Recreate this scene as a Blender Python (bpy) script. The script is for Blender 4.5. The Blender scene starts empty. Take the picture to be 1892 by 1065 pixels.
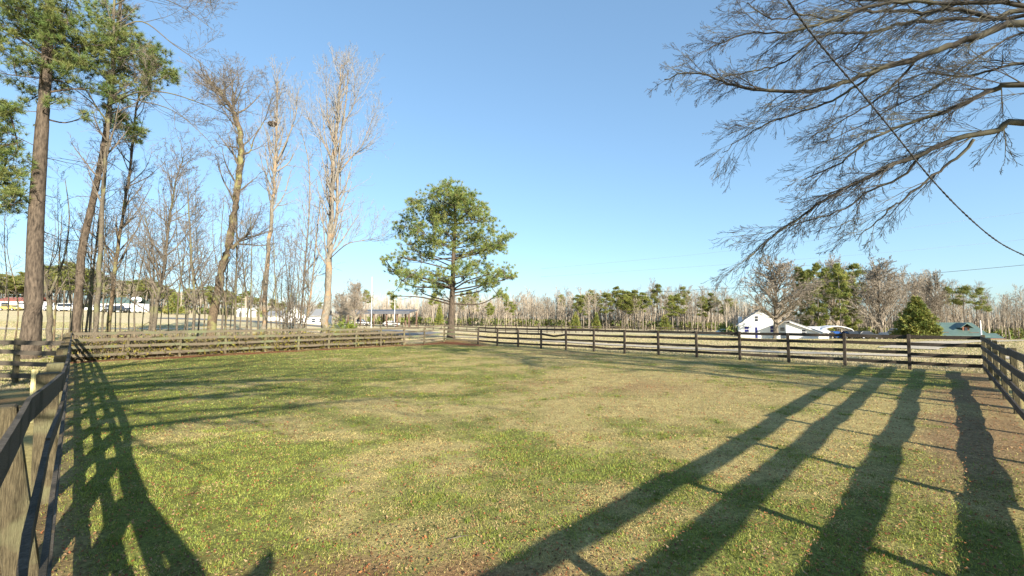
import bpy, math, random
import numpy as np
from mathutils import Vector, Matrix
R = math.radians
random.seed(7)
rng = np.random.default_rng(7)
sc = bpy.context.scene
col = sc.collection

# ------------------------------------------------------------------ camera
CAM_H, PITCH, F = 2.2, R(3.96), 830.0
cam_d = bpy.data.cameras.new('camera')
cam = bpy.data.objects.new('camera', cam_d); col.objects.link(cam)
cam.location = (0, 0, CAM_H); cam.rotation_euler = (R(90) + PITCH, 0, 0)
cam_d.sensor_width = 36; cam_d.lens = F / 1892 * 36
cam_d.clip_start = .05; cam_d.clip_end = 3000
sc.camera = cam

# ------------------------------------------------------------------ light
SUN_AZ, SUN_EL = R(180 - 30.5), R(19.7)          # azimuth clockwise from +Y
w = bpy.data.worlds.new('World'); sc.world = w; w.use_nodes = True
nt = w.node_tree; bg = nt.nodes['Background']
sky = nt.nodes.new('ShaderNodeTexSky'); sky.sky_type = 'NISHITA'; sky.sun_disc = False
sky.sun_elevation = SUN_EL; sky.sun_rotation = SUN_AZ
sky.air_density = 1.0; sky.dust_density = 0.5; sky.ozone_density = 2.6
tint = nt.nodes.new('ShaderNodeMix'); tint.data_type = 'RGBA'; tint.blend_type = 'MULTIPLY'; tint.inputs[0].default_value = 1; tint.inputs[7].default_value = (.69, .88, 1.02, 1)
gam = nt.nodes.new('ShaderNodeGamma'); gam.inputs[1].default_value = .62; nt.links.new(sky.outputs[0], gam.inputs[0]); nt.links.new(gam.outputs[0], tint.inputs[6]); nt.links.new(tint.outputs[2], bg.inputs[0]); bg.inputs[1].default_value = 0.162
sd = bpy.data.lights.new('sun', 'SUN'); so = bpy.data.objects.new('sun', sd); col.objects.link(so)
sd.energy = 5.0; sd.angle = R(.5); sd.color = (1, .90, .74)
sdir = Vector((math.sin(SUN_AZ) * math.cos(SUN_EL), math.cos(SUN_AZ) * math.cos(SUN_EL), math.sin(SUN_EL)))
so.rotation_euler = sdir.to_track_quat('Z', 'Y').to_euler(); so.location = (20, -30, 30)
sc.view_settings.view_transform = 'Standard'; sc.view_settings.look = 'None'
sc.view_settings.exposure = 1.34; sc.view_settings.gamma = 1
sc.cycles.max_bounces = 5; sc.cycles.transparent_max_bounces = 6

# ------------------------------------------------------------------ measuring helpers
cp, sp = math.cos(PITCH), math.sin(PITCH)
SB = [(-1.3, .075), (-1.0, .065), (-.8, .052), (-.56, .036), (-.36, .007), (.06, -.009), (.3, -.016), (.46, -.024), (.55, -.040), (1.2, -.045)]
SBx = np.array([a for a, b in SB]); SBy = np.array([b for a, b in SB])
def zt(x, y):
    """height of the ground: level paddock, rising to the left and falling to the right beyond it"""
    x = np.asarray(x, float); y = np.asarray(y, float)
    u = np.clip(y - 40, 0, 90); u = u - 8 * (1 - np.exp(-u / 8))
    return np.interp(x / np.maximum(y, 1), SBx, SBy) * u
def at(px, py, Y):
    x = (px - 946) / F; y = (532.5 - py) / F
    d = Vector((x, cp - y * sp, sp + y * cp)); d *= Y / d.y
    return d + Vector((0, 0, CAM_H))
def gnd(px, Y):
    X = at(px, 590, Y).x
    return Vector((X, Y, float(zt(X, Y))))

# ------------------------------------------------------------------ materials
def rgb(c): return (c[0], c[1], c[2], 1)
def mat(name, c1, c2=None, scale=6, rough=.8, bump=.0, stretch=(1, 1, 1), attr=None, detail=6, rand=.0, spec=.3,
        c3=None, scale3=1.0, transl=0, metal=0):
    m = bpy.data.materials.new(name); m.use_nodes = True
    n = m.node_tree; N = n.nodes; L = n.links; b = N['Principled BSDF']
    b.inputs['Roughness'].default_value = rough; b.inputs['Metallic'].default_value = metal
    b.inputs['Specular IOR Level'].default_value = spec
    tc = N.new('ShaderNodeTexCoord'); mp = N.new('ShaderNodeMapping'); mp.inputs['Scale'].default_value = stretch
    L.new(tc.outputs['Object'], mp.inputs[0])
    nz = N.new('ShaderNodeTexNoise'); nz.inputs['Scale'].default_value = scale; nz.inputs['Detail'].default_value = detail
    nz.inputs['Roughness'].default_value = .65
    L.new(mp.outputs[0], nz.inputs[0])
    rp = N.new('ShaderNodeValToRGB'); rp.color_ramp.elements[0].position = .32; rp.color_ramp.elements[1].position = .68
    rp.color_ramp.elements[0].color = rgb(c1); rp.color_ramp.elements[1].color = rgb(c2 or c1)
    L.new(nz.outputs[0], rp.inputs[0]); out = rp.outputs[0]
    if c3:
        n3 = N.new('ShaderNodeTexNoise'); n3.inputs['Scale'].default_value = scale3; n3.inputs['Detail'].default_value = 3
        L.new(tc.outputs['Object'], n3.inputs[0])
        r3 = N.new('ShaderNodeValToRGB'); r3.color_ramp.elements[0].position = .5; r3.color_ramp.elements[1].position = .62
        L.new(n3.outputs[0], r3.inputs[0])
        mx = N.new('ShaderNodeMix'); mx.data_type = 'RGBA'; L.new(r3.outputs[0], mx.inputs[0]); L.new(out, mx.inputs[6])
        mx.inputs[7].default_value = rgb(c3); out = mx.outputs[2]
    if attr:
        at_ = N.new('ShaderNodeAttribute'); at_.attribute_name = attr
        mx = N.new('ShaderNodeMix'); mx.data_type = 'RGBA'; mx.blend_type = 'MULTIPLY'; mx.inputs[0].default_value = 1
        L.new(out, mx.inputs[6]); L.new(at_.outputs[0], mx.inputs[7]); out = mx.outputs[2]
    if rand:
        oi = N.new('ShaderNodeObjectInfo'); hs = N.new('ShaderNodeHueSaturation')
        mr = N.new('ShaderNodeMapRange'); mr.inputs[3].default_value = 1 - rand; mr.inputs[4].default_value = 1 + rand
        L.new(oi.outputs['Random'], mr.inputs[0]); L.new(mr.outputs[0], hs.inputs['Value']); L.new(out, hs.inputs['Color']); out = hs.outputs[0]
    L.new(out, b.inputs['Base Color'])
    if bump:
        bp = N.new('ShaderNodeBump'); bp.inputs['Strength'].default_value = bump; bp.inputs['Distance'].default_value = .03
        L.new(nz.outputs[0], bp.inputs['Height']); L.new(bp.outputs[0], b.inputs['Normal'])
    if transl:
        tr = N.new('ShaderNodeBsdfTranslucent'); L.new(out, tr.inputs[0]); ms = N.new('ShaderNodeMixShader'); ms.inputs[0].default_value = transl
        L.new(b.outputs[0], ms.inputs[1]); L.new(tr.outputs[0], ms.inputs[2]); L.new(ms.outputs[0], N['Material Output'].inputs[0])
    return m
M = {}
M['dark_board'] = mat('dark_board', (.022, .017, .013), (.075, .058, .042), 3, .75, .5, (14, 14, 14), c3=(.075, .06, .045), scale3=1.3)
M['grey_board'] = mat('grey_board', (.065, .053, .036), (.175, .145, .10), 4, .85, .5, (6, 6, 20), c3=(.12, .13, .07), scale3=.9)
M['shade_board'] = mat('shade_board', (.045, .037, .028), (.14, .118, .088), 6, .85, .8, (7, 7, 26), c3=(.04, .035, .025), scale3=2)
M['post_wood'] = mat('post_wood', (.045, .036, .02), (.18, .148, .085), 5, .85, 1, (26, 26, 1.6), c3=(.16, .15, .08), scale3=3)
M['olive_post'] = mat('olive_post', (.05, .042, .022), (.14, .12, .065), 5, .85, .6, (14, 14, 2))
M['new_wood'] = mat('new_wood', (.62, .52, .22), (.75, .66, .34), 6, .7, .1, (8, 8, 2))
M['pine_bark'] = mat('pine_bark', (.020, .0155, .012), (.145, .112, .082), 2.4, .95, 1, (5, 5, 1.1), detail=10)
M['grey_bark'] = mat('grey_bark', (.04, .034, .026), (.18, .15, .11), 7, .95, .8, (4, 4, 1.2), c3=(.15, .15, .07), scale3=.8)
M['brown_bark'] = mat('brown_bark', (.04, .029, .019), (.19, .14, .09), 7, .95, .9, (4, 4, 1.2), c3=(.20, .19, .08), scale3=1.5)
M['pale_bark'] = mat('pale_bark', (.095, .082, .064), (.28, .25, .20), 5, .9, .6, (3, 3, 1), c3=(.30, .20, .12), scale3=1.2)
M['twig'] = mat('twig', (.075, .062, .048), (.19, .16, .125), 3, .9)
M['pale_twig'] = mat('pale_twig', (.15, .13, .108), (.29, .265, .23), 3, .9)
M['dark_twig'] = mat('dark_twig', (.018, .016, .014), (.062, .055, .045), 6, .9, .3, c3=(.085, .08, .055), scale3=1.1)
M['far_twig'] = mat('far_twig', (.20, .168, .128), (.37, .315, .25), 1, .95, rand=.3)
M['far_trunk'] = mat('far_trunk', (.12, .10, .08), (.26, .225, .18), 1.2, .95, rand=.35)
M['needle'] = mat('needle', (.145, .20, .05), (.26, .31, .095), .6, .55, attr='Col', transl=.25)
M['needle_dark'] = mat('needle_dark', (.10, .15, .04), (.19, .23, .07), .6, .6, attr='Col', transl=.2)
M['far_needle'] = mat('far_needle', (.13, .165, .035), (.26, .28, .08), .25, .7, attr='Col', rand=.2, transl=.15)
M['cedar'] = mat('cedar', (.15, .19, .045), (.27, .28, .075), .5, .7, attr='Col', transl=.15)
M['white'] = mat('white_siding', (.70, .71, .72), (.78, .78, .78), 2, .6, .05)
M['trim'] = mat('white_trim', (.80, .80, .80), (.82, .82, .82), 2, .5)
M['shingle'] = mat('grey_shingle', (.16, .165, .17), (.26, .27, .28), 12, .9, .2)
M['green_roof'] = mat('green_metal_roof', (.085, .135, .115), (.12, .175, .15), 1.5, .45, .05)
M['glass'] = mat('window_glass', (.015, .02, .035), (.03, .04, .06), 3, .08, spec=.8)
M['shutter'] = mat('navy_shutter', (.015, .02, .12), (.02, .025, .16), 3, .5)
M['brick'] = mat('red_brown_siding', (.16, .065, .04), (.27, .12, .07), 6, .8, .2)
M['brown_post'] = mat('brown_post', (.10, .06, .045), (.18, .11, .08), 6, .8)
M['metal_roof'] = mat('blue_grey_metal', (.075, .08, .095), (.12, .125, .14), 3, .6)
M['red_roof'] = mat('red_roof', (.26, .085, .06), (.32, .11, .08), 3, .7)
M['steel'] = mat('pole_steel', (.50, .50, .50), (.62, .62, .60), 4, .5)
M['wood_pole'] = mat('utility_pole_wood', (.25, .21, .16), (.38, .33, .26), 4, .9, .3, (6, 6, 1))
M['cable'] = mat('cable_black', (.015, .015, .016), (.04, .04, .042), 20, .6, .3)
M['wire'] = mat('wire_grey', (.10, .11, .12), (.16, .17, .18), 20, .4)
M['tyre'] = mat('tyre', (.012, .012, .012), (.02, .02, .02), 5, .9)
for nm, c in (('white_paint', (.78, .78, .78)), ('blue_paint', (.02, .08, .28)), ('dark_paint', (.03, .035, .04)), ('silver_paint', (.42, .43, .45)), ('yellow_paint', (.42, .32, .10))):
    M[nm] = mat(nm, c, tuple(min(1, v * 1.05) for v in c), 2, .25, spec=.6)
M['leaf_green'] = mat('leaf_green', (.10, .16, .03), (.20, .24, .05), 1.5, .6, attr='Col', transl=.2)
M['bramble'] = mat('bramble_stem', (.10, .078, .048), (.24, .19, .12), 3, .9)
M['brush'] = mat('brush_stick', (.13, .075, .06), (.30, .19, .15), 3, .9)
M['grass'] = mat('grass_blade', (.9, .9, .9), (1, 1, 1), 3, .6, attr='Col', transl=.3)
M['litter'] = mat('dead_leaf', (.8, .8, .8), (1, 1, 1), 9, .75, attr='Col', transl=.15)
M['gravel'] = mat('gravel', (.36, .31, .23), (.58, .50, .39), 40, .95, .6)
M['asphalt'] = mat('asphalt', (.13, .13, .13), (.20, .20, .20), 30, .9, .3)
M['nest'] = mat('nest_twigs', (.03, .022, .015), (.07, .05, .035), 20, .95, .6)
M['concrete'] = mat('concrete', (.4, .39, .37), (.5, .49, .46), 9, .9, .2)

# ------------------------------------------------------------------ mesh builder
class MB:
    def __init__(s): s.v = []; s.f = []; s.mi = []; s.m = 0; s.tv = []; s.tc = []; s.tm = []; s.nt = 0
    def quadface(s, *idx): s.f.append(idx); s.mi.append(s.m)
    def tube(s, pts, rad, sides=5, cap=True):
        base = len(s.v); n = len(pts); up = Vector((.13, .21, .97))
        for i in range(n):
            a = pts[max(0, i - 1)]; b = pts[min(n - 1, i + 1)]
            t = (b - a); 
            if t.length < 1e-9: t = Vector((0, 0, 1))
            t = t.normalized()
            if abs(t.dot(up)) > .97: u = t.cross(Vector((1, 0, 0))).normalized()
            else: u = t.cross(up).normalized()
            w_ = t.cross(u); r = rad[i]; p = pts[i]
            for k in range(sides):
                c, q = CS[sides][k]
                s.v.append((p.x + (u.x * c + w_.x * q) * r, p.y + (u.y * c + w_.y * q) * r, p.z + (u.z * c + w_.z * q) * r))
        for i in range(n - 1):
            o = base + i * sides
            for k in range(sides):
                k2 = (k + 1) % sides
                s.f.append((o + k, o + k2, o + sides + k2, o + sides + k)); s.mi.append(s.m)
        if cap and sides > 3:
            s.f.append(tuple(base + k for k in range(sides))[::-1]); s.mi.append(s.m)
            s.f.append(tuple(base + (n - 1) * sides + k for k in range(sides))); s.mi.append(s.m)
        return s
    def prism(s, poly, y0, y1):
        """poly: (x,z) outline, extruded along y"""
        b = len(s.v); n = len(poly)
        for y in (y0, y1):
            for x, z in poly: s.v.append((x, y, z))
        s.quadface(*[b + i for i in range(n)]); s.quadface(*[b + n + i for i in range(n)][::-1])
        for i in range(n): s.quadface(b + i, b + n + i, b + n + (i + 1) % n, b + (i + 1) % n)
        return s
    def prismx(s, poly, x0, x1):
        """poly: (y,z) outline, extruded along x"""
        b = len(s.v); n = len(poly)
        for x in (x0, x1):
            for y, z in poly: s.v.append((x, y, z))
        s.quadface(*[b + i for i in range(n)][::-1]); s.quadface(*[b + n + i for i in range(n)])
        for i in range(n): s.quadface(b + (i + 1) % n, b + n + (i + 1) % n, b + n + i, b + i)
        return s
    def box(s, x0, x1, y0, y1, z0, z1): return s.prism([(x0, z0), (x1, z0), (x1, z1), (x0, z1)], y0, y1)
    def beam(s, a, b, wid, hei, side=None, hz=0):
        """board from a to b (Vectors), hei vertical, wid across"""
        d = (b - a).normalized(); n = Vector((d.y, -d.x, 0)).normalized() if side is None else side
        up = Vector((0, 0, 1)); k = len(s.v)
        for p in (a, b):
            for su, sn in ((-1, -1), (-1, 1), (1, 1), (1, -1)):
                q = p + up * (su * hei / 2) + n * (sn * wid / 2); s.v.append(tuple(q))
        for f in ((0, 1, 2, 3), (7, 6, 5, 4), (0, 4, 5, 1), (1, 5, 6, 2), (2, 6, 7, 3), (3, 7, 4, 0)): s.quadface(*[k + i for i in f])
        return s
    def lathe(s, prof, seg=10, c=(0, 0)):
        b = len(s.v)
        for r, z in prof:
            for k in range(seg):
                a = 2 * math.pi * k / seg; s.v.append((c[0] + r * math.cos(a), c[1] + r * math.sin(a), z))
        for i in range(len(prof) - 1):
            for k in range(seg):
                k2 = (k + 1) % seg; s.quadface(b + i * seg + k, b + i * seg + k2, b + (i + 1) * seg + k2, b + (i + 1) * seg + k)
        s.quadface(*[b + k for k in range(seg)][::-1]); s.quadface(*[b + (len(prof) - 1) * seg + k for k in range(seg)])
        return s
    def tris(s, V, C):
        """V (n,3,3) triangles, C (n,3) colours"""
        s.tv.append(V.reshape(-1, 3)); s.tc.append(np.repeat(C, 3, axis=0)); s.tm.append(np.full(len(V), s.m)); s.nt += len(V)
        return s
    def mesh(s, name, mats, smooth=False):
        me = bpy.data.meshes.new(name); nv = len(s.v)
        V = np.array(s.v, dtype=np.float32).reshape(-1, 3)
        loops = [i for f in s.f for i in f]; lens = [len(f) for f in s.f]
        if s.nt:
            T = np.concatenate(s.tv).astype(np.float32); V = np.concatenate([V, T])
            loops = np.concatenate([np.array(loops, dtype=np.int32), np.arange(nv, nv + len(T), dtype=np.int32)])
            lens = np.concatenate([np.array(lens, dtype=np.int32), np.full(s.nt, 3, dtype=np.int32)])
            mi = np.concatenate([np.array(s.mi, dtype=np.int32)] + [t.astype(np.int32) for t in s.tm])
        else:
            loops = np.array(loops, dtype=np.int32); lens = np.array(lens, dtype=np.int32); mi = np.array(s.mi, dtype=np.int32)
        starts = np.concatenate([[0], np.cumsum(lens)[:-1]]).astype(np.int32)
        me.vertices.add(len(V)); me.vertices.foreach_set('co', V.ravel())
        me.loops.add(len(loops)); me.loops.foreach_set('vertex_index', loops.astype(np.int32))
        me.polygons.add(len(lens)); me.polygons.foreach_set('loop_start', starts)
        me.polygons.foreach_set('material_index', mi)
        me.polygons.foreach_set('use_smooth', np.full(len(lens), smooth))
        if s.nt:
            ca = me.color_attributes.new('Col', 'FLOAT_COLOR', 'POINT')
            Cc = np.ones((len(V), 4), np.float32)
            Cc[nv:, :3] = np.concatenate(s.tc); ca.data.foreach_set('color', Cc.ravel())
        for m in (mats if isinstance(mats, (list, tuple)) else [mats]): me.materials.append(M[m])
        me.update(calc_edges=True); me.validate()
        return me
    def build(s, name, mats, parent=None, smooth=False):
        o = bpy.data.objects.new(name, s.mesh(name, mats, smooth)); col.objects.link(o)
        if parent: o.parent = parent
        return o
CS = {k: [(math.cos(2 * math.pi * i / k), math.sin(2 * math.pi * i / k)) for i in range(k)] for k in range(3, 17)}
def tag(o, label=None, cat=None, group=None, kind=None):
    if label: o['label'] = label
    if cat: o['category'] = cat
    if group: o['group'] = group
    if kind: o['kind'] = kind
    return o
def empty(name, loc, rz=0):
    o = bpy.data.objects.new(name, None); col.objects.link(o); o.location = loc; o.rotation_euler = (0, 0, rz)
    o.empty_display_size = .3; return o
def bevel(o, wd=.008, seg=1):
    m = o.modifiers.new('bevel', 'BEVEL'); m.width = wd; m.segments = seg; m.limit_method = 'ANGLE'; return o

# ------------------------------------------------------------------ value noise
def vnoise(x, y, scale, seed):
    r = np.random.default_rng(seed); g = r.random((256, 256))
    x = x / scale + 1000; y = y / scale + 1000; xi = np.floor(x).astype(int); yi = np.floor(y).astype(int)
    fx = x - xi; fy = y - yi; fx = fx * fx * (3 - 2 * fx); fy = fy * fy * (3 - 2 * fy)
    a = g[xi % 256, yi % 256]; b = g[(xi + 1) % 256, yi % 256]; c = g[xi % 256, (yi + 1) % 256]; d = g[(xi + 1) % 256, (yi + 1) % 256]
    return (a * (1 - fx) + b * fx) * (1 - fy) + (c * (1 - fx) + d * fx) * fy
def fbm(x, y, s, seed): return .5 * vnoise(x, y, s, seed) + .3 * vnoise(x, y, s / 2.3, seed + 1) + .2 * vnoise(x, y, s / 5.1, seed + 2)

# ------------------------------------------------------------------ plan of the paddock
K = (.69, -.95); Lc = (-22.7, 23.1); Cc_ = (-2.9, 38.5); Rc = (19.1, 18.3)
LEFTPATH = [Lc, (-16.6, 30.4), (-9.2, 38.4), (-6.0, 39.9), Cc_]
POLY = [K, Rc, Cc_, (-6.0, 39.9), (-9.2, 38.4), (-16.6, 30.4), Lc]
def segdist(x, y, a, b):
    ax, ay = a; bx, by = b; dx, dy = bx - ax, by - ay; t = np.clip(((x - ax) * dx + (y - ay) * dy) / (dx * dx + dy * dy), 0, 1)
    return np.hypot(x - ax - t * dx, y - ay - t * dy)
def pathdist(x, y, P): return np.min([segdist(x, y, P[i], P[i + 1]) for i in range(len(P) - 1)], axis=0)
def inpoly(x, y, P):
    ins = np.zeros(x.shape, bool); n = len(P)
    for i in range(n):
        x1, y1 = P[i]; x2, y2 = P[(i + 1) % n]
        c = ((y1 > y) != (y2 > y)) & (x < (x2 - x1) * (y - y1) / (y2 - y1 + 1e-12) + x1); ins ^= c
    return ins
def sstep(a, b, v): t = np.clip((v - a) / (b - a), 0, 1); return t * t * (3 - 2 * t)
def fields(x, y):
    """green share, soil share, how red the soil is"""
    ins = inpoly(x, y, POLY)
    g = .50 + .8 * (fbm(x, y, 5.0, 11) - .5) + 1.2 * (fbm(x, y, 1.1, 21) - .5)
    g += .28 * sstep(-2, -14, x - .1 * y)                                    # greener towards the left fence
    g += .22 * sstep(9, 4.5, y)
    g -= .34 * np.exp(-((x - 3.2) / 6.0) ** 2 - ((y - 14) / 7.0) ** 2)        # dry middle
    g -= .25 * sstep(17, 26, y) * sstep(-6, 2, x)
    n = fbm(x, y, 1.6, 31); n2 = fbm(x, y, .8, 41)
    dl = pathdist(x, y, LEFTPATH); dr = segdist(x, y, K, Rc); dk = segdist(x, y, K, Lc)
    s = sstep(2.0, .7, dl + (n - .5) * 1.8)
    s = np.maximum(s, sstep(2.6, .8, np.hypot(x + 4.4, y - 40.3) * .75 + (n - .5) * 2))
    s2 = 1.0 * sstep(1.9, .7, dr + (n - .5) * 2.2) * sstep(26, 20, y) * sstep(4, 8, y)
    s3 = sstep(.5, .2, dk + (n - .5) * .5)
    s4 = .62 * sstep(.36, .60, n) * np.exp(-((x - 2.8) / 3.4) ** 2 - ((y - 15.0) / 1.7) ** 2)   # worn reddish patch
    s5 = .9 * sstep(.44, .60, n2) * sstep(5.0, 4.0, y) * sstep(2.0, -1, np.abs(x + .8) - 1)
    s6 = .6 * sstep(.50, .64, n) * sstep(24, 30, y) * sstep(-4, 0, x)
    red = np.clip(s + s4 * 1.0 + s5 * .6, 0, 1)
    s = np.maximum.reduce([s, s2, s3 * .8, s4, s5, s6])
    g = np.where(ins, g, .30 + .7 * (fbm(x, y, 9, 51) - .5) + .3 * sstep(-8, -25, x) * sstep(70, 40, y))
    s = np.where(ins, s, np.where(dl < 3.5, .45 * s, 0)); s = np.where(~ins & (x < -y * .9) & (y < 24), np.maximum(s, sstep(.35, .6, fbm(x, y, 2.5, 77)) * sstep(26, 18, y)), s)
    return np.clip(g, 0, 1), np.clip(s, 0, 1), red, ins
GREEN = np.array((.175, .215, .038)); TAN = np.array((.50, .405, .17)); SOILR = np.array((.20, .080, .042)); SOILB = np.array((.24, .165, .085)); OLIVE = np.array((.28, .265, .09))
FIELD = np.array((.56, .46, .28)); FIELDG = np.array((.32, .33, .12))

# ------------------------------------------------------------------ ground
def axis(lo, f0, f1, hi, fine, ratio=1.18):
    a = list(np.arange(f0, f1 + 1e-6, fine)); st = fine; v = f1
    while v < hi: st *= ratio; v += st; a.append(v)
    st = fine; v = f0; b = []
    while v > lo: st *= ratio; v -= st; b.append(v)
    return np.array(b[::-1] + a)
xs = axis(-900, -24, 21, 900, .22, 1.09); ys = axis(-120, -1, 41, 1200, .22, 1.06)
GX, GY = np.meshgrid(xs, ys); gz = zt(GX, GY)
g, s, red, ins = fields(GX, GY)
gz = gz + np.where(ins, .05 * (fbm(GX, GY, 2.2, 61) - .5) + .025 * (fbm(GX, GY, .6, 71) - .5), 0) * 1.0
mound = .35 * np.exp(-((GX + 5) ** 2 + (GY - 41.5) ** 2) / 7); gz = gz + mound
gm = sstep(.25, .75, g)[..., None]
lawn = TAN * (1 - gm) + (GREEN * .55 + OLIVE * .45) * gm
fld = FIELD * (1 - gm) + FIELDG * gm
soil = SOILB * (1 - red[..., None]) + SOILR * red[..., None]
dout = pathdist(GX, GY, POLY + [K]); fo = sstep(.8, 3.5, dout)[..., None]; fld = lawn * .75 * (1 - fo) + fld * fo
out_l = (~ins & (GX < -1) & (GY < 24) & (GX < -GY * .93))[..., None]; soil = np.where(out_l, soil * .55, soil)  # brown soil outside the near left fence darkened to stand in for shade
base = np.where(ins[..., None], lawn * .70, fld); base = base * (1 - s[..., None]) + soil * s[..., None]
me = bpy.data.meshes.new('ground'); ny, nx = GX.shape
V = np.stack([GX, GY, gz], -1).reshape(-1, 3).astype(np.float32)
ii = np.arange(ny * nx).reshape(ny, nx); Q = np.stack([ii[:-1, :-1], ii[:-1, 1:], ii[1:, 1:], ii[1:, :-1]], -1).reshape(-1, 4).astype(np.int32)
me.vertices.add(len(V)); me.vertices.foreach_set('co', V.ravel()); me.loops.add(Q.size); me.loops.foreach_set('vertex_index', Q.ravel())
me.polygons.add(len(Q)); me.polygons.foreach_set('loop_start', np.arange(0, Q.size, 4, dtype=np.int32)); me.polygons.foreach_set('use_smooth', np.ones(len(Q), bool))
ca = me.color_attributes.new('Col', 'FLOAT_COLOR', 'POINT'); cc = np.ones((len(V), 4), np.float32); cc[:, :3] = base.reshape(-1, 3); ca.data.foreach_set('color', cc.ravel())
me.update(calc_edges=True)
mg = bpy.data.materials.new('ground_soil_and_turf'); mg.use_nodes = True; n = mg.node_tree; N = n.nodes; L = n.links; b = N['Principled BSDF']
b.inputs['Roughness'].default_value = .95; b.inputs['Specular IOR Level'].default_value = .1
tc = N.new('ShaderNodeTexCoord'); a_ = N.new('ShaderNodeAttribute'); a_.attribute_name = 'Col'
def noise_node(sc_, det=8, rg=.7):
    q = N.new('ShaderNodeTexNoise'); q.inputs['Scale'].default_value = sc_; q.inputs['Detail'].default_value = det; q.inputs['Roughness'].default_value = rg
    L.new(tc.outputs['Object'], q.inputs[0]); return q
n1 = noise_node(22); n2 = noise_node(3.0, 6)
r1 = N.new('ShaderNodeMapRange'); r1.inputs[1].default_value = .3; r1.inputs[2].default_value = .7; r1.inputs[3].default_value = .35; r1.inputs[4].default_value = 1.65
L.new(n1.outputs[0], r1.inputs[0])
r2 = N.new('ShaderNodeMapRange'); r2.inputs[1].default_value = .3; r2.inputs[2].default_value = .7; r2.inputs[3].default_value = .72; r2.inputs[4].default_value = 1.28
L.new(n2.outputs[0], r2.inputs[0])
mu = N.new('ShaderNodeMath'); mu.operation = 'MULTIPLY'; L.new(r1.outputs[0], mu.inputs[0]); L.new(r2.outputs[0], mu.inputs[1])
vm = N.new('ShaderNodeVectorMath'); vm.operation = 'SCALE'; L.new(a_.outputs[0], vm.inputs[0]); L.new(mu.outputs[0], vm.inputs['Scale'])
L.new(vm.outputs[0], b.inputs['Base Color'])
bp = N.new('ShaderNodeBump'); bp.inputs['Strength'].default_value = .8; bp.inputs['Distance'].default_value = .03; L.new(n1.outputs[0], bp.inputs['Height']); L.new(bp.outputs[0], b.inputs['Normal'])
me.materials.append(mg)
go = bpy.data.objects.new('ground', me); col.objects.link(go); go['kind'] = 'structure'
def gz_at(x, y):
    x = np.asarray(x, float); y = np.asarray(y, float)
    ins_ = inpoly(x, y, POLY)
    return zt(x, y) + np.where(ins_, .05 * (fbm(x, y, 2.2, 61) - .5) + .025 * (fbm(x, y, .6, 71) - .5), 0) + .35 * np.exp(-((x + 5) ** 2 + (y - 41.5) ** 2) / 7)

# drives: sheets draped on the ground
def ribbon(name, pts, wid, mname, lift=.02):
    P = [Vector((x, y, 0)) for x, y in pts]; sm = []
    for i in range(len(P) - 1):
        p0 = P[max(i - 1, 0)]; p1 = P[i]; p2 = P[i + 1]; p3 = P[min(i + 2, len(P) - 1)]
        for k in range(14):
            t = k / 14; sm.append(.5 * ((2 * p1) + (-p0 + p2) * t + (2 * p0 - 5 * p1 + 4 * p2 - p3) * t * t + (-p0 + 3 * p1 - 3 * p2 + p3) * t ** 3))
    sm.append(P[-1]); v = []; f = []; nw = 8
    for i, p in enumerate(sm):
        d = (sm[min(i + 1, len(sm) - 1)] - sm[max(i - 1, 0)]).normalized(); nn = Vector((-d.y, d.x, 0))
        for k in range(nw + 1):
            q = p + nn * wid * (k / nw - .5) * (1 + .12 * math.sin(i * .7 + (3 if k == 0 else 0)) * (k in (0, nw)))
            v.append((q.x, q.y, float(zt(q.x, q.y)) + lift + .03))
        if i:
            o = i * (nw + 1)
            for k in range(nw): f.append((o + k, o + k + 1, o - nw + k, o - nw - 1 + k))
    m_ = bpy.data.meshes.new(name); m_.from_pydata(v, [], f); m_.materials.append(M[mname]); o = bpy.data.objects.new(name, m_); col.objects.link(o); o['kind'] = 'structure'
    return o
ribbon('gravel_drive', [(-95, 70), (-66, 60), (-40, 66), (-18, 62), (-1.3, 52), (8, 39), (16, 31), (26, 26), (45, 20), (70, 12)], 1.7, 'gravel')
ribbon('gravel_lane', [(-16, 61), (-14, 70), (-20, 80), (-40, 92), (-75, 96)], 6, 'asphalt', .03)
ribbon('house_drive', [(29, 33), (38, 41), (50, 47), (64, 52), (85, 56)], 3.4, 'gravel', .035)
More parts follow.
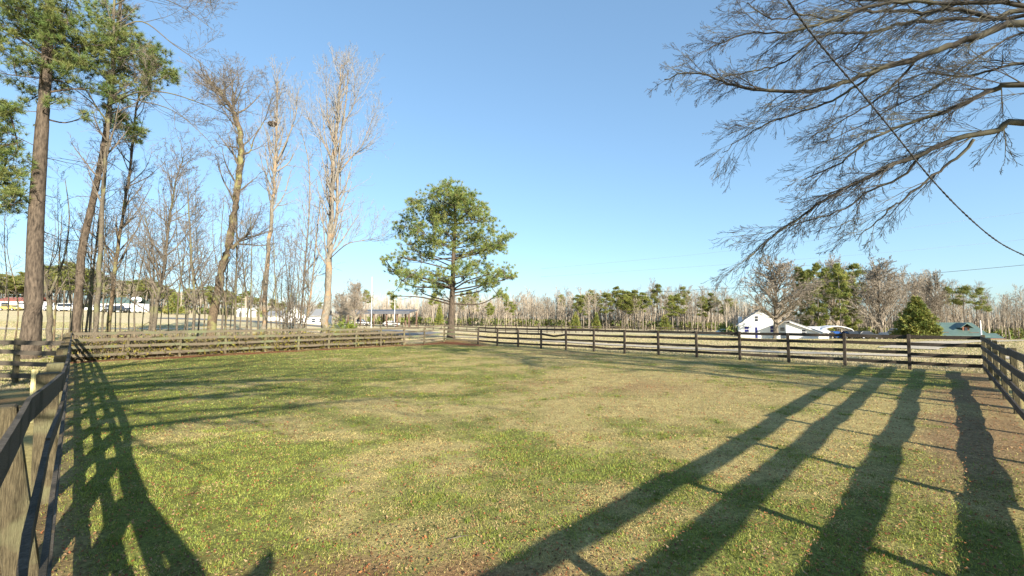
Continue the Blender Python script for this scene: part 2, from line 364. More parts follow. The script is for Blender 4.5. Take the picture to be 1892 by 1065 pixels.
# ------------------------------------------------------------------ grass and litter
def grass():
    n = 1500000
    x = rng.uniform(-24, 20, n); y = rng.uniform(2.0, 40, n)
    r = np.hypot(x, y); keep = (rng.random(n) < np.clip((5.5 / r) ** 1.55, 0, 1)) & (np.abs(x) < 1.25 * y + 2)
    x, y = x[keep], y[keep]
    # thicken the nearest part
    n2_ = 420000; x2 = rng.uniform(-11, 10, n2_); y2 = rng.uniform(2.2, 9, n2_); k2 = (np.abs(x2) < 1.22 * y2 + 1) & (rng.random(n2_) < np.clip((4.5 / np.hypot(x2, y2)) ** 1.4, 0, 1))
    x = np.concatenate([x, x2[k2]]); y = np.concatenate([y, y2[k2]])
    g, s, red, ins = fields(x, y)
    tuft = vnoise(x, y, .16, 81); tuft2 = vnoise(x, y, .33, 83)
    tuft3 = vnoise(x, y, .5, 85); isg = (g + .7 * (tuft2 - .5) + .8 * (tuft3 - .5) + rng.normal(0, .17, len(x))) > .5
    keep = ins & (rng.random(len(x)) > s * .93) & (rng.random(len(x)) < .35 + .9 * tuft)
    x, y, g, isg, tuft = x[keep], y[keep], g[keep], isg[keep], tuft[keep]
    n = len(x); r = np.hypot(x, y); z = gz_at(x, y)
    h = (.009 + .018 * tuft) * rng.uniform(.6, 1.5, n) * np.where(isg, 1.15, .75) * (1 + r * .012)
    wd = (.0032 + .0010 * r) * rng.uniform(.7, 1.4, n)
    a = rng.uniform(0, 2 * np.pi, n); ta = rng.uniform(0, 2 * np.pi, n); tl = np.where(isg, rng.uniform(.1, .9, n), rng.uniform(.6, 2.2, n)) * h
    dx, dy = np.cos(a) * wd / 2, np.sin(a) * wd / 2
    T = np.zeros((n, 3, 3)); T[:, 0] = np.stack([x - dx, y - dy, z - .004], 1); T[:, 1] = np.stack([x + dx, y + dy, z - .004], 1)
    T[:, 2] = np.stack([x + np.cos(ta) * tl, y + np.sin(ta) * tl, z + h * .9], 1)
    C = np.where(isg[:, None], GREEN * 1.45 * (1 - .35 * rng.random((n, 1))) + OLIVE * .5 * rng.random((n, 1)), TAN * 1.15 * (.65 + .6 * rng.random((n, 1))))
    C[isg, 0] *= rng.uniform(.8, 1.25, isg.sum())
    # ranker tufts
    nt = 2600; cx = rng.uniform(-13, 12, nt); cy = 2.4 + 15 * rng.random(nt) ** 1.6; g2, s2, _, in2 = fields(cx, cy); kk = in2 & (rng.random(nt) < g2 * 1.2 - .15) & (s2 < .5); cx, cy = cx[kk], cy[kk]; nb = 34
    rr = np.repeat(rng.uniform(.02, .075, len(cx)), nb); hh = np.repeat(rng.uniform(.02, .05, len(cx)), nb) * rng.uniform(.5, 1.2, len(cx) * nb); X = np.repeat(cx, nb) + rng.normal(0, 1, len(rr)) * rr; Y = np.repeat(cy, nb) + rng.normal(0, 1, len(rr)) * rr; Z = gz_at(X, Y)
    an = rng.uniform(0, 6.28, len(X)); ta = rng.uniform(0, 6.28, len(X)); w2 = (.0035 + .0008 * np.hypot(X, Y)) * rng.uniform(.7, 1.3, len(X)); l2 = hh * rng.uniform(.2, .9, len(X))
    T2 = np.stack([np.stack([X - np.cos(an) * w2 / 2, Y - np.sin(an) * w2 / 2, Z], 1), np.stack([X + np.cos(an) * w2 / 2, Y + np.sin(an) * w2 / 2, Z], 1), np.stack([X + np.cos(ta) * l2, Y + np.sin(ta) * l2, Z + hh], 1)], 1)
    C2 = GREEN * np.repeat(rng.uniform(.75, 1.35, (len(cx), 1)), nb, 0) * rng.uniform(.8, 1.2, (len(X), 1)); T = np.concatenate([T, T2]); C = np.concatenate([C, C2])
    m = MB(); m.tris(T, C); tag(m.build('grass', 'grass'), 'short patchy spring grass with dormant straw blades in the paddock', 'grass', kind='stuff')
    return n
ng = grass()
def litter():
    n = 460000; x = rng.uniform(-20, 16, n); y = rng.uniform(2.2, 30, n); r = np.hypot(x, y)
    k = (rng.random(n) < np.clip((5 / r) ** 1.3, 0, 1)) & (np.abs(x) < 1.25 * y + 1); x, y = x[k], y[k]
    g, s, red, ins = fields(x, y); dens = .30 + 1.0 * sstep(.45, .65, fbm(x, y, 1.1, 91)) + .35 * sstep(0, 5, x) + .3 * sstep(6, 4, y)
    k = ins & (rng.random(len(x)) < dens * 1.3); x, y = x[k], y[k]; n = len(x); z = gz_at(x, y) + rng.uniform(.006, .035, n)
    sz = rng.uniform(.006, .017, n) * (1 + .03 * np.hypot(x, y)); a = rng.uniform(0, 2 * np.pi, n); el = rng.uniform(.35, .8, n)
    ux, uy = np.cos(a) * sz, np.sin(a) * sz; vx, vy = -np.sin(a) * sz * el, np.cos(a) * sz * el; t1 = rng.uniform(-.6, .6, n) * sz; t2 = rng.uniform(-.6, .6, n) * sz
    P = [np.stack([x - ux, y - uy, z - t1], 1), np.stack([x + vx, y + vy, z + t2], 1), np.stack([x + ux, y + uy, z + t1], 1), np.stack([x - vx, y - vy, z + t2 * .2], 1)]
    T = np.concatenate([np.stack([P[0], P[1], P[2]], 1), np.stack([P[0], P[2], P[3]], 1)])
    pal = np.array([(.42, .16, .06), (.40, .22, .10), (.16, .07, .035), (.48, .32, .17), (.32, .12, .05)]); C = pal[rng.integers(0, 5, n)] * rng.uniform(.6, 1.15, (n, 1)); C = np.concatenate([C, C])
    m = MB(); m.tris(T, C); tag(m.build('fallen_leaves', 'litter'), 'small dry brown leaves scattered over the paddock grass', 'fallen leaves', kind='stuff')
litter()

# ------------------------------------------------------------------ fences
RAILS = (.31, .71, 1.09, 1.43)
def resample(path, step):
    P = [Vector((x, y, 0)) for x, y in path]; out = [P[0].copy()]
    for i in range(len(P) - 1):
        d = P[i + 1] - P[i]; k = max(1, round(d.length / step))
        for j in range(1, k + 1): out.append(P[i] + d * j / k)
    return out
def fence(name, label, path, step=2.32, board='grey_board', postm='post_wood', h=1.5, rails=RAILS, bh=.145, pw=.13, side=1, lean=None, jitter=.016, group=None,
          square=True, skip_first=False, skip_last=False, exact=None, cat='fence', top_bh=1., sags={}):
    pts = exact or resample(path, step); root = empty(name, (pts[0].x, pts[0].y, float(zt(pts[0].x, pts[0].y)))); tag(root, label, cat, group)
    base = Vector(root.location); pts = [Vector((p.x, p.y, float(gz_at(p.x, p.y)))) - base for p in pts]; rnd = random.Random(17 * len(pts) + len(label))
    L_ = [(lean(p + base) if lean else Vector((0, 0, 0))) for p in pts]
    for i, p in enumerate(pts):
        if (i == 0 and skip_first) or (i == len(pts) - 1 and skip_last): continue
        d = (pts[min(i + 1, len(pts) - 1)] - pts[max(i - 1, 0)]); d.z = 0; d.normalize(); nn = Vector((d.y, -d.x, 0)); m = MB()
        top = p + Vector((rnd.gauss(0, .012), rnd.gauss(0, .012), h + rnd.uniform(-.02, .05))) + L_[i]; bot = p + Vector((0, 0, -.15))
        k = 0
        for q, hh in ((bot, 0), (top, 1)):
            for a, b_ in ((-1, -1), (1, -1), (1, 1), (-1, 1)):
                m.v.append(tuple(q + d * a * pw / 2 + nn * b_ * pw / 2))
        for f in ((3, 2, 1, 0), (4, 5, 6, 7), (0, 1, 5, 4), (1, 2, 6, 5), (2, 3, 7, 6), (3, 0, 4, 7)): m.quadface(*f)
        bevel(m.build('post', postm, root), .012 if pw > .1 else .004)
    wd = .032
    for ri, z in enumerate(rails):
        i = 0; st = (ri % 2) + 1
        while i < len(pts) - 1:
            j = min(len(pts) - 1, i + st); st = 2
            m = MB(); jz = rnd.gauss(0, jitter)
            for a in range(i, j):
                n_sub = 2
                for q in range(n_sub):
                    A = pts[a].lerp(pts[a + 1], q / n_sub); B = pts[a].lerp(pts[a + 1], (q + 1) / n_sub); LA = L_[a].lerp(L_[a + 1], q / n_sub); LB = L_[a].lerp(L_[a + 1], (q + 1) / n_sub)
                    d = (B - A); d.z = 0; d.normalize(); nn = Vector((d.y, -d.x, 0)) * side
                    e = .004
                    sa = .010 if (a == i and q == 0) else 0; sb = .010 if (a == j - 1 and q == n_sub - 1) else 0
                    sv = .012 + sags.get((ri, a), 0); sag = -sv * math.sin(math.pi * (q) / n_sub); sag2 = -sv * math.sin(math.pi * (q + 1) / n_sub)
                    A2 = A + LA * (z / h) ** 4 + Vector((0, 0, z + jz + sag)) + nn * (pw / 2 + wd / 2 + e) + d * sa; B2 = B + LB * (z / h) ** 4 + Vector((0, 0, z + jz + sag2)) + nn * (pw / 2 + wd / 2 + e) - d * sb
                    bz = bh * (top_bh if ri == len(rails) - 1 else 1); m.beam(A2, B2, wd, bz)
            m.build('rail', board, root)
            i = j
    return root
# nearest left fence, its near section leaning outwards
def lean_left(p):
    t = math.exp(-((p.y - 3.0) / 1.7) ** 2) * .30
    return Vector((-.72, -.69, 0)) * t
kl = [Vector((K[0] + (Lc[0] - K[0]) * t, K[1] + (Lc[1] - K[1]) * t, 0)) for t in [0] + [(.062 + .0695 * i) for i in range(14)]]
kl = kl[:-1] + [Vector((Lc[0], Lc[1], 0))]
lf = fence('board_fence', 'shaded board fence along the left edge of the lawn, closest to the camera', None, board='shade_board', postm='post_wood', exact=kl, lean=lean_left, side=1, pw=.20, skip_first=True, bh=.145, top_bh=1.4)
m = MB(); pts_ = []
for p in kl[:8]:
    q = Vector((p.x, p.y, 1.47)) + lean_left(p) + Vector((.72, .69, 0)) * .13; pts_.append(q - Vector(lf.location))
m.tube(pts_, [.005] * len(pts_), 5); m.build('fence_wire', 'wire', lf)
fence('board_fence', 'weathered grey board fence across the far left side of the lawn, vines behind it', LEFTPATH, 2.35, 'grey_board', 'post_wood', side=1, skip_first=False, skip_last=True)
fence('board_fence', 'dark brown four-board fence across the far right side of the lawn', [Cc_, Rc], 2.30, 'dark_board', 'dark_board', side=-1, pw=.125, skip_last=True, sags={(2, 3): .13, (1, 8): .04, (0, 5): .05})
fence('board_fence', 'dark board fence with olive posts along the right edge of the lawn', [Rc, K], 2.6, 'dark_board', 'olive_post', side=1, pw=.12, h=1.52, skip_last=True, bh=.155)
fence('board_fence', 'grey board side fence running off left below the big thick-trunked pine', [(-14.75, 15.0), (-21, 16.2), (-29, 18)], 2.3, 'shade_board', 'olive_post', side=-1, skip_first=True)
# far paddock: two dark three-board fences meeting at a corner
fence('paddock_fence', 'distant dark three-board paddock fence in front of the open shed', [(-44, 112), (-20, 96), (-3, 82), (4.5, 77)], 2.5, 'dark_board', 'dark_board', h=1.35, rails=(.35, .8, 1.25), bh=.13, jitter=0, group=None, side=-1)
fence('paddock_fence', 'distant dark paddock fence running back towards the woods right of the pine', [(4.6, 77.4), (14, 90), (58, 132)], 2.7, 'dark_board', 'dark_board', h=1.35, rails=(.35, .8, 1.25), bh=.13, jitter=0, side=-1, skip_first=True)
# unseen post added behind the camera, made tall so its shadow reaches the lawn
m = MB(); m.box(-.10, .10, -.10, .10, -.2, 2.05); m.tube([Vector((0, 0, 2.0)), Vector((.12, .05, 2.14)), Vector((.16, .07, 2.22))], [.09, .075, .02], 6)
o = m.build('shadow_post', 'post_wood'); o.location = (K[0], K[1], 0); tag(o, 'unseen tall wooden post added for its shadow where the nearest board fences meet', 'post'); bevel(o, .015)
o = MB().box(-.035, .035, -.035, .035, -.1, 1.12).build('stake', 'new_wood'); o.location = (-10.25, 9.75, 0); tag(o, 'pale yellow new wooden stake standing just outside the left fence', 'stake')

# ------------------------------------------------------------------ plants: generators
def rv(s=1.): return Vector((random.gauss(0, s), random.gauss(0, s), random.gauss(0, s)))
def perp_dir(d, ang, az=None):
    u = d.cross(Vector((0, 0, 1)));
    if u.length < .05: u = d.cross(Vector((1, 0, 0)))
    u.normalize(); v = d.cross(u); az = random.uniform(0, 2 * math.pi) if az is None else az
    return (d * math.cos(ang) + (u * math.cos(az) + v * math.sin(az)) * math.sin(ang)).normalized()
def grow(mb, p, d, L_, r, lvl, P):
    nseg = max(2, int(P['seg'][lvl])); st = L_ / nseg; pts = [p.copy()]; rr = [r]; dirs = [d.copy()]
    up = P.get('up', [.05] * 5)[lvl]; wob = P['wob'][lvl]; tip = P.get('tip', .25)
    for i in range(nseg):
        d = (d + rv(wob) + Vector((0, 0, up))).normalized(); p = p + d * st
        pts.append(p.copy()); rr.append(max(P.get('rmin', .004), r * (1 - (1 - tip) * (i + 1) / nseg))); dirs.append(d.copy())
    mb.tube(pts, rr, 6 if lvl == 0 and r > .05 else (4 if r > .03 else 3), cap=False)
    if lvl + 1 < P['levels']:
        k = P['n'][lvl]; k = int(k) + (random.random() < k % 1)
        for c in range(k):
            t = P.get('start', [.25] * 5)[lvl] + (1 - P.get('start', [.25] * 5)[lvl]) * (c + random.random()) / k
            f = min(t, .999) * nseg; i = int(f); q = pts[i].lerp(pts[i + 1], f - i)
            nd = perp_dir(dirs[i], P['ang'][lvl] * random.uniform(.7, 1.3))
            if 'flat' in P: nd.z *= P['flat']; nd.normalize()
            ll = L_ * P['ratio'][lvl] * random.uniform(.6, 1.15) * (1.15 - .6 * t)
            grow(mb, q, nd, ll, max(P.get('rmin', .004), rr[i] * P.get('rr', .55)), lvl + 1, P)
def catmull(P, k=5):
    out = []
    for i in range(len(P) - 1):
        p0 = P[max(i - 1, 0)]; p1 = P[i]; p2 = P[i + 1]; p3 = P[min(i + 2, len(P) - 1)]
        for j in range(k):
            t = j / k; out.append(.5 * ((2 * p1) + (-p0 + p2) * t + (2 * p0 - 5 * p1 + 4 * p2 - p3) * t * t + (-p0 + 3 * p1 - 3 * p2 + p3) * t ** 3))
    out.append(P[-1].copy()); return out
def tufts(mb, P_, D_, k, ln, wd, spread=.9, tint=(1, 1, 1), var=.35, seedr=None):
    P_ = np.array(P_); D_ = np.array(D_); n = len(P_)
    Pp = np.repeat(P_, k, 0); Dd = np.repeat(D_, k, 0) + rng.normal(0, spread, (n * k, 3)); Dd /= np.linalg.norm(Dd, axis=1, keepdims=True)
    S = np.cross(Dd, rng.normal(0, 1, (n * k, 3))); S /= np.linalg.norm(S, axis=1, keepdims=True) + 1e-9
    l = ln * rng.uniform(.6, 1.2, (n * k, 1)); w_ = wd * rng.uniform(.7, 1.3, (n * k, 1))
    T = np.stack([Pp - S * w_ / 2, Pp + S * w_ / 2, Pp + Dd * l], 1)
    C = np.array(tint) * (1 - var / 2 + var * np.repeat(rng.random((n, 1)), k, 0)) * rng.uniform(.85, 1.15, (n * k, 1)); C[:, 0:1] *= np.repeat(rng.uniform(.85, 1.25, (n, 1)), k, 0)
    mb.tris(T, C)
def trunk_at(T, z):
    for i in range(len(T) - 1):
        if T[i].z <= z <= T[i + 1].z: return T[i].lerp(T[i + 1], (z - T[i].z) / max(1e-6, T[i + 1].z - T[i].z))
    return T[-1] if z > T[-1].z else T[0]
def pine(name, label, trunk, r0, r1, clumps, cat='pine tree', group=None, needle='needle', bark='pine_bark', k=18, ln=.26, wd=.028, dens=1., sides=10, limbr=.075, deads=0, zmin=.05):
    """trunk: world points; clumps: (centre, rx, ry, rz, n)"""
    root = empty(name, trunk[0]); tag(root, label, cat, group); O = trunk[0].copy()
    T = catmull([p - O for p in trunk], 5); n = len(T); m = MB()
    rad = [r0 * (1 + .35 * math.exp(-max(0, p.z) / .5)) * (1 - i / (n - 1)) + r1 * i / (n - 1) for i, p in enumerate(T)]
    T[0].z -= .2
    m.tube(T, rad, sides); m.build('trunk', bark, root, True)
    m = MB(); m.m = 0; tp, td = [], []
    skel = []
    for c, rx, ry, rz, cnt in clumps:
        c = c - O; hd = Vector((c.x - trunk_at(T, c.z).x, c.y - trunk_at(T, c.z).y, 0)).length
        a = trunk_at(T, max(T[-1].z * zmin, min(T[-1].z - .1, c.z - .28 * hd - .2)))
        thin = 1.0
        if skel and random.random() < .62:
            a2 = min(skel, key=lambda v: (v - c).length)
            if .5 < (a2 - c).length < hd * .8 + .5: a = a2; thin = .55
        else: a = trunk_at(T, max(T[-1].z * zmin, min(T[-1].z - .1, a.z + random.gauss(0, .35))))
        mid = a.lerp(c, .5) + Vector((0, 0, -.05 * hd)) + rv(.06 * hd + .03); L_ = catmull([a, mid, c], 4)
        lr = limbr * (.5 + .10 * hd) * thin; skel += L_[1:]; m.tube(L_, [lr * (1 - .75 * i / (len(L_) - 1)) for i in range(len(L_))], 5, False)
        od = (c - a).normalized(); cnt = int(cnt * dens); nb = max(3, cnt // 5)
        for b_ in range(nb):
            th = random.uniform(0, 2 * math.pi); ph = math.acos(random.uniform(-1, 1)); rr_ = random.uniform(.45, 1) ** .6
            e = c + Vector((rx * math.sin(ph) * math.cos(th), ry * math.sin(ph) * math.sin(th), rz * math.cos(ph))) * rr_
            s_ = L_[random.randint(max(1, len(L_) - 5), len(L_) - 1)]; md = s_.lerp(e, .5) + rv(.08) - Vector((0, 0, .08)); m.tube([s_, md, e], [lr * .28, lr * .2, .008], 3, False)
            for q in range(5):
                t = random.uniform(.45, 1); pp = s_.lerp(e, t) + rv(.13 * (rx + rz) * .5 + .03); dd = (e - s_).normalized() + Vector((0, 0, .55)); tp.append(tuple(pp)); td.append(tuple(dd.normalized()))
    for q in range(deads):
        z = random.uniform(.25, .8) * T[-1].z; a = trunk_at(T, z); d = Vector((random.gauss(0, 1), random.gauss(0, 1), random.uniform(-.3, .3))).normalized()
        grow(m, a, d, random.uniform(1, 3.2), .03, 0, dict(levels=3, seg=[6, 4, 3], wob=[.12, .15, .2], up=[-.02, 0, 0], n=[4, 3], ang=[.8, .8], ratio=[.45, .5], rmin=.006))
    mats = [bark, needle]; m.m = 1
    if tp: tufts(m, tp, td, k, ln, wd)
    m.build('crown', mats, root)
    return root
def px_clumps(lst, Y, R_=0, dens=1., cx=None):
    out = []
    for (px, py, rx, rz, *e) in lst:
        s_ = Y / F; offs = [0] if not R_ else []
        if R_:
            dx = (px - cx) * s_; reach = math.sqrt(max(.4, R_ * R_ - dx * dx)); offs = [-reach * random.uniform(.15, .8), reach * random.uniform(.1, .75)]
        for o_ in offs:
            c = at(px, py, Y); c.y += o_; out.append((c, rx * s_ * 1.12, rx * s_ * 1.2, rz * s_ * 1.2, int(rx * rz * s_ * s_ * 34 * dens) + 8))
    return out
# --- lone pine behind the fence corner
CP = [(836, 352, 16, 12), (780, 386, 18, 12), (898, 392, 18, 12), (838, 362, 22, 14), (818, 368, 20, 13), (858, 370, 20, 13), (796, 388, 26, 16), (846, 376, 28, 16), (866, 388, 28, 16), (760, 412, 22, 14), (840, 415, 34, 18), (800, 450, 30, 14), (886, 440, 30, 15), (922, 452, 22, 12), (762, 452, 22, 12), (830, 462, 28, 12), (818, 520, 26, 10), (768, 512, 26, 10), (872, 512, 28, 10), (910, 512, 24, 11), (728, 500, 16, 8), (838, 366, 26, 14), (806, 376, 22, 15), (868, 378, 22, 15), (782, 397, 26, 16), (826, 392, 30, 18), (882, 398, 24, 17), (904, 424, 24, 15), (936, 436, 18, 14),
      (744, 424, 16, 13), (770, 434, 25, 13), (812, 428, 28, 16), (862, 434, 32, 16), (908, 456, 26, 13), (742, 478, 26, 11), (714, 482, 12, 7), (778, 468, 26, 12), (795, 504, 34, 12),
      (746, 506, 24, 11), (852, 494, 34, 11), (894, 490, 28, 12), (930, 500, 24, 11), (946, 512, 12, 9), (766, 530, 26, 8), (806, 536, 18, 8), (906, 528, 22, 10), (926, 544, 16, 9), (722, 547, 13, 6), (882, 462, 24, 9)]
random.seed(11)
PB = at(833, 628, 41.8); PB.z = .33
pine('pine_tree', 'lone rounded pine with a dark trunk standing at the far corner of the lawn', [PB, at(834, 590, 41.8), at(836, 540, 41.8), at(838, 470, 41.8), at(841, 405, 41.8), at(840, 365, 41.8)], .35, .07,
     px_clumps(CP, 41.8, 5.4, 1.45, 838), k=32, ln=.32, wd=.029, zmin=.24, limbr=.09)
# --- left pines
random.seed(12)
LB = gnd(58, 25); 
cl = px_clumps([(135, 135, 32, 14), (45, 165, 36, 14), (125, 195, 20, 12), (165, 150, 24, 12), (30, 30, 50, 26), (100, 60, 45, 24), (150, 60, 36, 20), (140, 30, 44, 22), (60, 70, 50, 22), (10, 100, 40, 18), (80, 130, 40, 14), (20, 190, 26, 12), (150, 110, 30, 14), (60, 30, 60, 28), (20, 60, 40, 24), (110, 60, 40, 22), (130, 100, 30, 18), (40, 110, 40, 16), (95, 20, 50, 20), (150, 20, 50, 16), (10, 15, 40, 20), (70, 85, 40, 14), (20, 150, 30, 10)], 25, 4.0, 2.2, 70)
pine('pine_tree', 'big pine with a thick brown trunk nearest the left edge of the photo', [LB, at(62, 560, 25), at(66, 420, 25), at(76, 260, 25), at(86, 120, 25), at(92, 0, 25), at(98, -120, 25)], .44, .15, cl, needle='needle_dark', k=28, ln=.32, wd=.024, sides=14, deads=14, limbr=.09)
SB_ = gnd(140, 30)
cl = px_clumps([(262, 165, 28, 14), (205, 175, 24, 14), (228, 225, 30, 14), (256, 248, 22, 12), (215, 95, 38, 18), (260, 110, 34, 16), (295, 120, 28, 18), (310, 140, 20, 14), (250, 75, 30, 12), (200, 130, 30, 14), (275, 145, 30, 12), (165, 75, 26, 16), (215, 215, 18, 9), (240, 235, 20, 8), (262, 255, 16, 7), (200, 200, 14, 8), (230, 30, 34, 18), (180, 20, 34, 20), (285, 100, 26, 18), (300, 125, 24, 16), (240, 125, 30, 16), (215, 60, 30, 16), (270, 85, 26, 14)], 30, 0, 3.2)
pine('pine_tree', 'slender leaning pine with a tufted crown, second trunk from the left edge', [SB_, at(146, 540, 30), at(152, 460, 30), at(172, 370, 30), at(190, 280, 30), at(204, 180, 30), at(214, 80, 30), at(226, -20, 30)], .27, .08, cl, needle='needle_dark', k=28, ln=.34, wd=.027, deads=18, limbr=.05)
EB = Vector((-34, 23, 0))
cl = []
for q in range(26):
    z = random.uniform(7, 19); cl.append((Vector((-34 + random.uniform(-1, 5.4), 23 + random.uniform(-3, 3), z)), 1.5, 1.5, .7, 46))
cl += px_clumps([(20, 215, 30, 22), (12, 300, 36, 24), (22, 335, 30, 20), (16, 375, 28, 16), (5, 260, 28, 18), (30, 360, 22, 14), (8, 330, 30, 20), (14, 240, 24, 16)], 24, 0, 4.5)
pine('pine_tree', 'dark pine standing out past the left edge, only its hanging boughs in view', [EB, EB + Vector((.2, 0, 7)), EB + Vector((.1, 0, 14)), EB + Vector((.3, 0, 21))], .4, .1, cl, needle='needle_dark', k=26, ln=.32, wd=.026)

# --- bare trees at the left
BARE = dict(levels=4, seg=[9, 6, 4, 3], wob=[.07, .09, .12, .15], up=[.05, .04, .03, .02], n=[8, 6, 4], ang=[.75, .7, .7], ratio=[.5, .5, .55], rmin=.006, start=[.15, .1, .1, .1], rr=.5)
PAL_ = LITE = None
def bare(name, label, pxs, Y, r0, r1, nb, bl, bark='grey_bark', twig='twig', group=None, cat='bare tree', start=.2, forks=(), up=.10, P=None, dirs=None, sides=8, ang=.8, base=None):
    pts = [at(px, py, Y) for px, py in pxs]; pts[0] = base or gnd(pxs[0][0], Y); O = pts[0].copy(); root = empty(name, O); tag(root, label, cat, group)
    T = catmull([p - O for p in pts], 5); n = len(T); H = T[-1].z; T[0].z -= .15; m = MB()
    for i in range(2, n - 1): T[i] = T[i] + Vector((random.gauss(0, 1), random.gauss(0, 1), 0)) * r0 * .13
    rad = [(r0 + (r1 - r0) * (i / (n - 1))) * (1 + .3 * math.exp(-max(0, T[i].z) / .4)) for i in range(n)]; m.tube(T, rad, sides)
    FK = []
    for fk in forks:
        f = catmull([at(px, py, Y + (fk[2] if len(fk) > 2 else 0) * min(1, i)) - O for i, (px, py) in enumerate(fk[0])], 5); FK.append(f)
        m.tube(f, [fk[1] * (1 - .8 * i / (len(f) - 1)) for i in range(len(f))], 6)
    m.build('trunk', bark, root, True); nb = int(nb * (1.0 if P is LITE else 1.2)); bl = bl * (1.3 if P is not PAL_ else 1.0); c = MB(); P = dict(P or BARE); P['up'] = [up, up * .6, up * .4, .0, 0]
    P['n'] = list(P['n'])
    for line, rr_, cnt in [(T, rad, nb)] + [(f, [fk[1] * (1 - .8 * i / (len(f) - 1)) for i in range(len(f))], int(nb * .35)) for f, fk in zip(FK, forks)]:
        for q in range(cnt):
            t = start + (1 - start) * (q + random.random()) / cnt if line is T else .25 + .75 * random.random()
            t = min(t, .995); f = t * (len(line) - 1); i = int(f); p = line[i].lerp(line[i + 1], f - i); d = (line[i + 1] - line[i]).normalized()
            nd = perp_dir(d, ang * random.uniform(.7, 1.3)); ll = bl * (1.1 - .65 * t) * random.uniform(.6, 1.2)
            grow(c, p, nd, ll, min(rr_[i] * .55, .04 + .01 * ll), 0, P)
    c.build('branches', twig, root)
    return root
random.seed(21)
LITE = dict(BARE, levels=3, seg=[8, 5, 3], n=[7, 3.5], rmin=.007)
TH = dict(BARE, levels=4, n=[7, 5, 3])
bare('forked_tree', 'small dark tree forking low in a V beside the big pine trunk', [(93, 612), (92, 580), (90, 545)], 30, .17, .13, 3, 2.5, forks=[([(90, 548), (82, 520), (78, 470), (72, 400), (60, 300)], .10), ([(90, 550), (104, 515), (120, 470), (128, 400), (120, 330)], .09, 1)], start=.6, P=LITE, bark='grey_bark')
bare('bare_tree', 'thin dark sapling with crooked stem right of the slender leaning pine', [(168, 625), (170, 540), (176, 470), (184, 400), (196, 310), (190, 220)], 32, .09, .03, 26, 2.6, P=LITE)
bare('bare_tree', 'thin dark stem leaning right, between the pine and the brush pile', [(158, 620), (165, 560), (168, 500), (171, 430), (180, 340)], 34, .075, .02, 18, 2.2, P=LITE)
bare('bare_tree', 'straight slim tree leaning right directly behind the brush pile', [(200, 612), (208, 540), (216, 470), (228, 390), (242, 300), (252, 200), (275, 110)], 33, .15, .04, 36, 3.2, P=TH, bark='brown_bark')
bare('bare_tree', 'slim tree with many fine side branches right of the brush pile', [(283, 615), (290, 560), (303, 500), (312, 420), (322, 350), (338, 290)], 31, .14, .03, 34, 3.0, P=TH)
bare('bare_tree', 'crooked low sapling touching the slim tree right of the brush pile', [(281, 610), (283, 540), (283, 470), (268, 400)], 32, .08, .03, 18, 2.6, P=LITE)
bare('bare_tree', 'dark twiggy sapling midway between the brush pile and the thick twisted trunk', [(357, 620), (360, 560), (354, 480), (350, 400), (346, 330)], 30, .10, .02, 34, 2.4, P=LITE)
bare('bare_tree', 'hair-thin stem left of the dark twiggy sapling', [(347, 600), (350, 520), (352, 450), (348, 390)], 33, .05, .015, 16, 2.0, P=LITE)
random.seed(31)
bare('twisted_tree', 'thick vine-covered twisted trunk that bends left at its broken top', [(388, 618), (400, 545), (418, 470), (432, 400), (441, 320), (446, 270), (436, 220), (424, 196), (405, 168), (384, 150)], 33, .32, .10, 22, 3.2, bark='brown_bark', forks=[([(428, 460), (444, 444), (462, 432)], .15), ([(426, 208), (440, 180), (452, 150)], .07), ([(447, 285), (462, 280), (470, 255), (492, 215), (505, 170)], .07), ([(424, 205), (405, 185), (398, 160)], .07)], start=.35, P=TH, sides=10, up=.05)
bare('bare_tree', 'straight thin sapling close behind the twisted trunk', [(434, 625), (436, 540), (437, 470), (438, 400), (436, 330)], 34.5, .09, .02, 22, 2.0, P=LITE)
bare('bare_tree', 'first of the thin stems just right of the twisted trunk', [(419, 620), (417, 560), (420, 500), (424, 450)], 35, .08, .02, 14, 1.8, P=LITE)
bare('bare_tree', 'leaning stem between the twisted trunk and the pale tree with the nest', [(455, 612), (458, 570), (452, 520), (448, 470), (456, 410)], 37, .09, .02, 20, 2.2, P=LITE)
PAL = dict(BARE, levels=4, n=[4.5, 3, 2], rmin=.007, rr=.6); PAL_ = PAL
random.seed(41)
nt_ = bare('bare_tree', 'pale slender trunk with a dark bird nest high in its crown', [(490, 618), (490, 550), (496, 460), (503, 380), (509, 300), (511, 220), (514, 150)], 42, .26, .05, 34, 5.0, bark='pale_bark', twig='pale_twig', start=.45, P=PAL, up=.14, ang=.6, forks=[([(511, 300), (530, 260), (546, 215), (548, 180)], .09), ([(508, 335), (500, 300), (492, 240)], .07)])
m = MB(); m.lathe([(.05, -.25), (.32, -.16), (.42, 0), (.40, .14), (.30, .18), (.22, .05), (.05, 0)], 9)
for q in range(60):
    a = random.uniform(0, 6.28); p = Vector((.36 * math.cos(a), .36 * math.sin(a), random.uniform(-.15, .15))); m.tube([p, p + Vector((random.gauss(0, .15), random.gauss(0, .15), random.gauss(0, .1)))], [.02, .01], 3, False)
o = m.build('bird_nest', 'nest'); o.location = at(505, 231, 42.0) + Vector((0, -.15, 0)); tag(o, 'dark round bird nest in the fork of the pale slender tree', 'nest')
